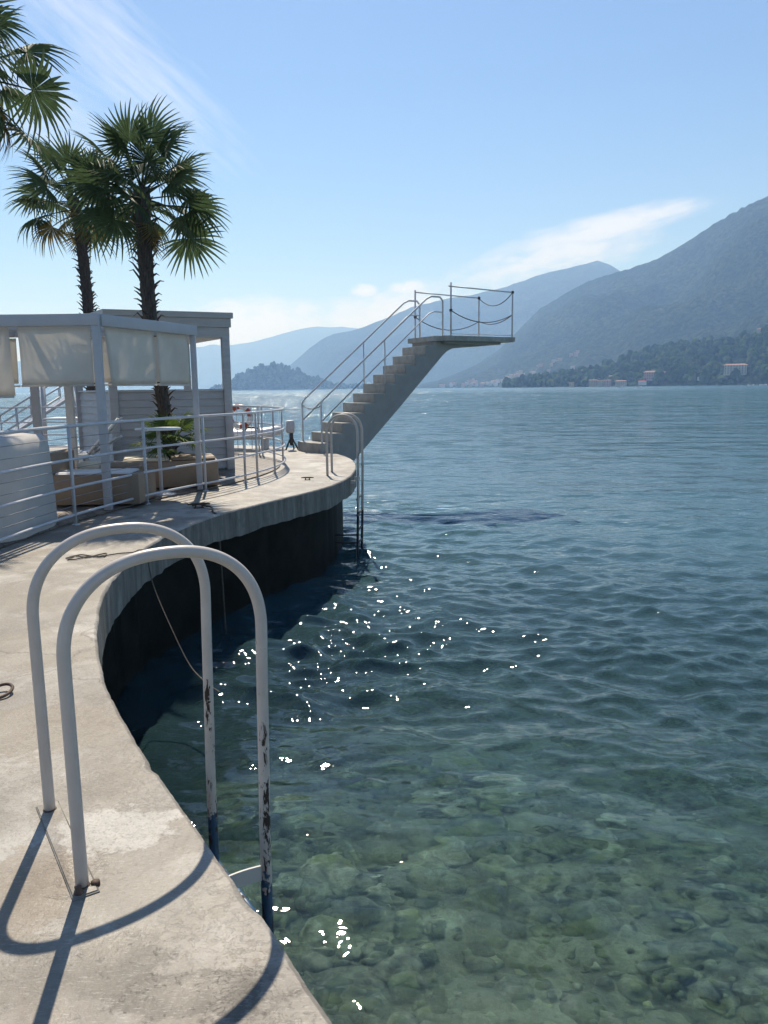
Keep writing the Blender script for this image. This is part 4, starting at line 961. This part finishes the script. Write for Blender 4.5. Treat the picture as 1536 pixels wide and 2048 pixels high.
# ------------------------------------------------------------------ mountains and the far shore
def terrain(name, prof, Rr, Rf, mt, rough=.10, nv=42, step=12, seed=0, back=1.6, shape=1.05, jag=.012, kind='structure'):
    """ridge seen along prof (pixel profile), ridge Rr(px) metres away, foot at Rf(px)"""
    xs = list(range(int(prof[0][0]), int(prof[-1][0]) + 1, step)); P_ = np.array(prof, float)
    vs = []; H_ = {}
    def ground(px, v):
        py = float(np.interp(px, P_[:, 0], P_[:, 1])); d = ray(px, py); hor = math.hypot(d.x, d.y); rr = Rr(px); rf = Rf(px)
        zr = EYE + d.z / hor * rr - WATER
        dist = rf + (rr - rf) * v; dx, dy = d.x / hor, d.y / hor; x, y = dx * dist, dy * dist
        if v <= 1: g = v ** shape
        else: g = max(0, 1 - ((v - 1) / (back - 1)) ** 1.2)
        q = V((x, y, 0)) / (rr * .09) + V((seed, 0, 0))
        nz_ = noise.fractal(q, .9, 2.1, 6); gul = abs(noise.noise(V((px * .012 + seed, v * 1.2, seed)))) - .25
        env = math.sin(min(v, 1) * math.pi) ** .8 if v <= 1 else .5
        z = zr * (g + rough * env * nz_ - rough * .9 * env * gul * (1 if v < 1 else 0)) + zr * jag * noise.noise(V((px * .13, v * 9, seed))) * (1 if v > .2 else 0)
        z = min(z, zr * (dist / rr) * 1.0 - 0.0) if v < 1 else z
        return V((x, y, WATER + (z if v > 0 else -4)))
    vv = [1.0 * (i_ / nv) for i_ in range(nv + 1)] + [1.08, 1.2, 1.4, back]
    for px in xs:
        for v in vv: vs.append(ground(px, v))
    m_ = len(vv); fs = [(i_ * m_ + j, (i_ + 1) * m_ + j, (i_ + 1) * m_ + j + 1, i_ * m_ + j + 1) for i_ in range(len(xs) - 1) for j in range(m_ - 1)]
    o = MB().add(vs, fs, True).build(name, M[mt]); o['kind'] = kind
    return ground
lin = lambda pts: (lambda px: float(np.interp(px, [p_[0] for p_ in pts], [p_[1] for p_ in pts])))
gC = terrain('far_mountain', [(-1500, 700), (-900, 690), (-400, 715), (0, 725), (200, 712), (330, 698), (409, 693), (426, 688), (445, 692), (462, 690), (506, 684), (577, 664), (605, 657), (630, 653), (655, 655), (683, 653), (710, 656), (800, 672), (900, 705), (1000, 760)], lin([(0, 15500)]), lin([(0, 11500)]), 'forest', .15, seed=3)
gB = terrain('middle_mountain', [(535, 781), (555, 757), (577, 733), (621, 695), (645, 678), (666, 668), (690, 664), (719, 657), (776, 635), (825, 613), (865, 604), (905, 595), (949, 589), (1015, 573), (1080, 549), (1140, 535), (1170, 528), (1190, 522), (1202, 523), (1222, 531), (1247, 545), (1320, 570), (1500, 620), (1800, 700)], lin([(535, 8200), (1200, 9000)]), lin([(535, 7600), (700, 6200), (1200, 5600)]), 'forest', .17, seed=7)
gR = terrain('near_mountain', [(770, 776), (830, 770), (870, 762), (910, 748), (960, 725), (1000, 698), (1045, 652), (1080, 617), (1110, 600), (1140, 581), (1178, 562), (1215, 550), (1247, 541), (1310, 520), (1345, 501), (1380, 480), (1440, 440), (1490, 413), (1536, 392), (1620, 350), (1750, 310), (1950, 300), (2300, 330), (2800, 420)], lin([(770, 4600), (1000, 5400), (1250, 5200), (1536, 4600), (2800, 4200)]), lin([(770, 4200), (900, 3500), (1536, 2400), (2800, 2000)]), 'forest', .16, nv=70, step=8, seed=12, shape=1.12)
gD = terrain('wooded_promontory', [(418, 783), (430, 778), (445, 769), (470, 757), (500, 740), (525, 732), (545, 730), (570, 735), (600, 744), (640, 761), (665, 770), (700, 774), (745, 777), (770, 780)], lin([(0, 4500)]), lin([(0, 4250)]), 'forest_near', .05, nv=20, step=5, seed=5, jag=.03, shape=.7)
gE = terrain('wooded_hill', [(1005, 775), (1030, 768), (1080, 759), (1130, 752), (1170, 745), (1200, 739), (1240, 727), (1280, 708), (1330, 696), (1380, 690), (1440, 688), (1500, 678), (1536, 667), (1650, 640), (1900, 630), (2400, 640), (2800, 700)], lin([(1000, 2500), (1536, 2250), (2800, 2000)]), lin([(1000, 2050), (1536, 1720), (2800, 1500)]), 'forest_near', .10, nv=30, step=8, seed=9, jag=.02, shape=.8)
# far-off woods, one mass each
def woods(name, label, g, pxr, n_, size, seed, vmin=.02, parent_mat='far_tree'):
    gg = random.Random(seed); mb = MB(); protos = []
    for k in range(6):
        bm = bmesh.new(); bmesh.ops.create_icosphere(bm, subdivisions=2, radius=1.0); vv = []
        for v in bm.verts:
            nn = noise.noise(v.co * 1.7 + V((k * 3.3, 0, 0))) + .6 * noise.noise(v.co * 4 + V((k, 5, 0))); vv.append(v.co * (1 + .38 * nn))
        protos.append((vv, [[v.index for v in f.verts] for f in bm.faces])); bm.free()
    for k in range(n_):
        px = gg.uniform(*pxr); v = vmin + (1.02 - vmin) * gg.random() ** 1.0; c_ = g(px, v)
        s = gg.uniform(*size); vv, ff = gg.choice(protos); a = gg.uniform(0, 6.3); ca, sa = math.cos(a), math.sin(a); tall = gg.choice([.8, 1.0, 1.0, 1.25, 1.6])
        mb.add([(c_.x + s * (p_.x * ca - p_.y * sa), c_.y + s * (p_.x * sa + p_.y * ca), c_.z + s * .55 * tall + s * p_.z * tall) for p_ in vv], ff, False)
    o = mb.build(name, M[parent_mat]); tag(o, label, 'woods', kind='stuff')
woods('hill_woods', 'dark mass of trees covering the low hill on the right shore', gE, (1010, 1760), 1500, (4, 12), 1)
woods('promontory_woods', 'dark trees covering the small wooded promontory', gD, (422, 768), 550, (6, 12), 2)
# houses
def gable_meshes():
    mb = MB().box((0, 0, .5), (1, .7, 1.0)); w = mb.mesh('wall', None)
    mb = MB().add([(-.56, -.42, .98), (.56, -.42, .98), (.56, .42, .98), (-.56, .42, .98), (-.40, 0, 1.30), (.40, 0, 1.30)], [(0, 1, 5, 4), (2, 3, 4, 5), (1, 2, 5), (3, 0, 4), (3, 2, 1, 0)]); r_ = mb.mesh('roof', None)
    return w, r_
WALL, ROOF = gable_meshes(); ROOF.materials.append(M['h_roof'])
WALLS = {}
for k in ('h_cream', 'h_pink', 'h_white', 'h_ochre'):
    w_ = WALL.copy(); w_.materials.append(M[k]); WALLS[k] = w_
WIN = MB().box((0, 0, 0), (1, 1, 1)).mesh('window', M['h_win'])
def house(g, px, v, w, d, h, col, label, cat='house', group=None, wins=None, roof=ROOF, sink=2.0, lift=0.0):
    c_ = g(px, v); c_.z += lift
    t_ = thing('house', tuple(c_), label, cat, group); ang = math.atan2(c_.y, c_.x) - math.pi / 2
    t_.rotation_euler.z = ang
    inst('wall', WALLS[col], t_, (0, 0, -sink), (0, 0, 0), (w, d / .7, h + sink))
    k = w * .22
    inst('roof', roof, t_, (0, 0, h - .98 * k), (0, 0, 0), (w, d / .7, k))
    if wins:
        nx, nzz = wins
        for i_ in range(nx):
            for j in range(nzz):
                inst('window', WIN, t_, (w * ((i_ + .5) / nx - .5), -d / 2, h * (j + .55) / nzz), (0, 0, 0), (w / nx * .38, .6, h / nzz * .55))
    return t_
REDROOF = ROOF.copy(); REDROOF.materials.clear(); REDROOF.materials.append(M['h_red'])
WHITEROOF = ROOF.copy(); WHITEROOF.materials.clear(); WHITEROOF.materials.append(M['h_white'])
house(gE, 1311, .08, 46, 22, 17, 'h_pink', 'large pink villa with rows of windows above the right shore', wins=(9, 3), lift=3)
house(gE, 1474, .10, 44, 20, 19, 'h_cream', 'large cream hotel block among trees at the right edge of the shore', wins=(8, 4), lift=3)
house(gE, 1287, .015, 18, 12, 7, 'h_white', 'low white pavilion with a bright red roof at the waterline', roof=REDROOF, lift=1.5)
house(gE, 1187, .012, 20, 14, 13, 'h_ochre', 'ochre waterfront house at the left end of the shore row', wins=(4, 3), lift=1.5)
house(gE, 1201, .012, 15, 12, 11, 'h_cream', 'cream waterfront house between the ochre and the pink one', wins=(3, 3), lift=1.5)
house(gE, 1216, .012, 17, 12, 12, 'h_pink', 'small pink waterfront house in the shore row', wins=(3, 3), lift=1.5)
house(gE, 1243, .015, 26, 12, 9, 'h_cream', 'long low cream house in the waterfront row', wins=(6, 2), lift=1.5)
house(gE, 1144, .02, 12, 10, 7, 'h_ochre', 'small ochre boathouse alone at the shore end', wins=(2, 2), lift=1)
house(gE, 1198, .22, 14, 11, 8, 'h_white', 'white house uphill behind the shore row', lift=3)
house(gE, 1225, .22, 16, 11, 8, 'h_cream', 'cream house uphill behind the long low house', lift=3)
house(gE, 1420, .92, 18, 12, 9, 'h_white', 'white house near the crest of the wooded hill', lift=6)
house(gE, 1526, .96, 30, 12, 9, 'h_cream', 'long pale building on the crest at the right edge', lift=8)
house(gE, 1402, .05, 8, 7, 6, 'h_white', 'tiny white cabin among shoreline trees left of the hotel', lift=2)
gg = random.Random(12)
for k in range(95):
    px = gg.triangular(855, 1190, 1010); v = .03 + .20 * gg.random() ** 1.3
    house(gR, px, v, gg.uniform(11, 20), 11, gg.uniform(7, 11), gg.choice(['h_cream', 'h_white', 'h_pink', 'h_cream', 'h_ochre']), 'tiny pale house in the hazy village scattered over the far slope', group='houses of the village on the far slope', sink=8, lift=4)
for k in range(9):
    px = gg.uniform(640, 830) if k % 2 else gg.uniform(650, 760)
    house(gB, px, .02 + .05 * gg.random(), gg.uniform(16, 26), 12, gg.uniform(9, 13), gg.choice(['h_cream', 'h_white']), 'speck-like pale house at the water beyond the wooded promontory', group='houses beyond the promontory', sink=8, lift=4)
# boats
def boat(px, py, L, label, cabin=True, rz=0.0):
    c_ = onz(px, py, WATER); t_ = thing('motor_boat', tuple(c_), label, 'boat', 'distant boats')
    t_.rotation_euler.z = rz
    hull = []
    for f, w, zb in ((-.5, .30, .0), (-.2, .34, -.02), (.2, .30, 0), (.42, .14, .03), (.5, .02, .06)):
        hull += [(f * L, -w * L * .5, .16 * L + zb * L), (f * L, -w * L * .3, -.05 * L), (f * L, w * L * .3, -.05 * L), (f * L, w * L * .5, .16 * L + zb * L)]
    fs = [(i_ * 4 + k, (i_ + 1) * 4 + k, (i_ + 1) * 4 + (k + 1) % 4, i_ * 4 + (k + 1) % 4) for i_ in range(4) for k in range(4)] + [(0, 1, 2, 3), (19, 18, 17, 16)]
    h_ = bpy.data.objects.new('hull', MB().add(hull, fs).mesh('hull', M['boat'])); COL.objects.link(h_); h_.parent = t_
    if cabin:
        k_ = bpy.data.objects.new('cabin', MB().box((-.05 * L, 0, .25 * L), (.34 * L, .22 * L, .18 * L), 0, .03 * L).mesh('cabin', M['h_win'])); COL.objects.link(k_); k_.parent = t_
boat(1037, 777.2, 3.0, 'small dark-topped motor boat out on the open lake', True, .2)
boat(1502, 771.4, 9, 'white boat moored at the right edge of the shore', True, 0)
boat(1527, 771, 11, 'larger pale boat moored at the extreme right of the shore', True, .1)
boat(1278, 774.6, 8, 'low white boat moored before the red-roofed pavilion', False, 0)
boat(1240, 775.2, 8, 'low white boat moored before the long low house', False, .1)
boat(572, 781.0, 6, 'tiny boat before the wooded promontory', True, 0)

# ------------------------------------------------------------------ the air
def haze():
    mb = MB().box((0, 0, (1600 - 62) / 2), (37600, 37600, 1600 + 62)); o = mb.build('haze', None); o['kind'] = 'stuff'
    m_, t, p_ = mat('haze_air'); t.nodes.remove(p_)
    pv = N(t, 'ShaderNodeVolumePrincipled', ins={'Density': 1.35e-4, 'Anisotropy': 0.2}); pv.inputs['Color'].default_value = (0.33, 0.56, 1.0, 1); pv.inputs['Absorption Color'].default_value = (1, 1, 1, 1)
    link(t, pv.outputs[0], t.nodes['Material Output'].inputs['Volume']); o.data.materials.append(m_)
    tag(o, 'pale blue summer haze over the whole lake', 'haze')
haze()
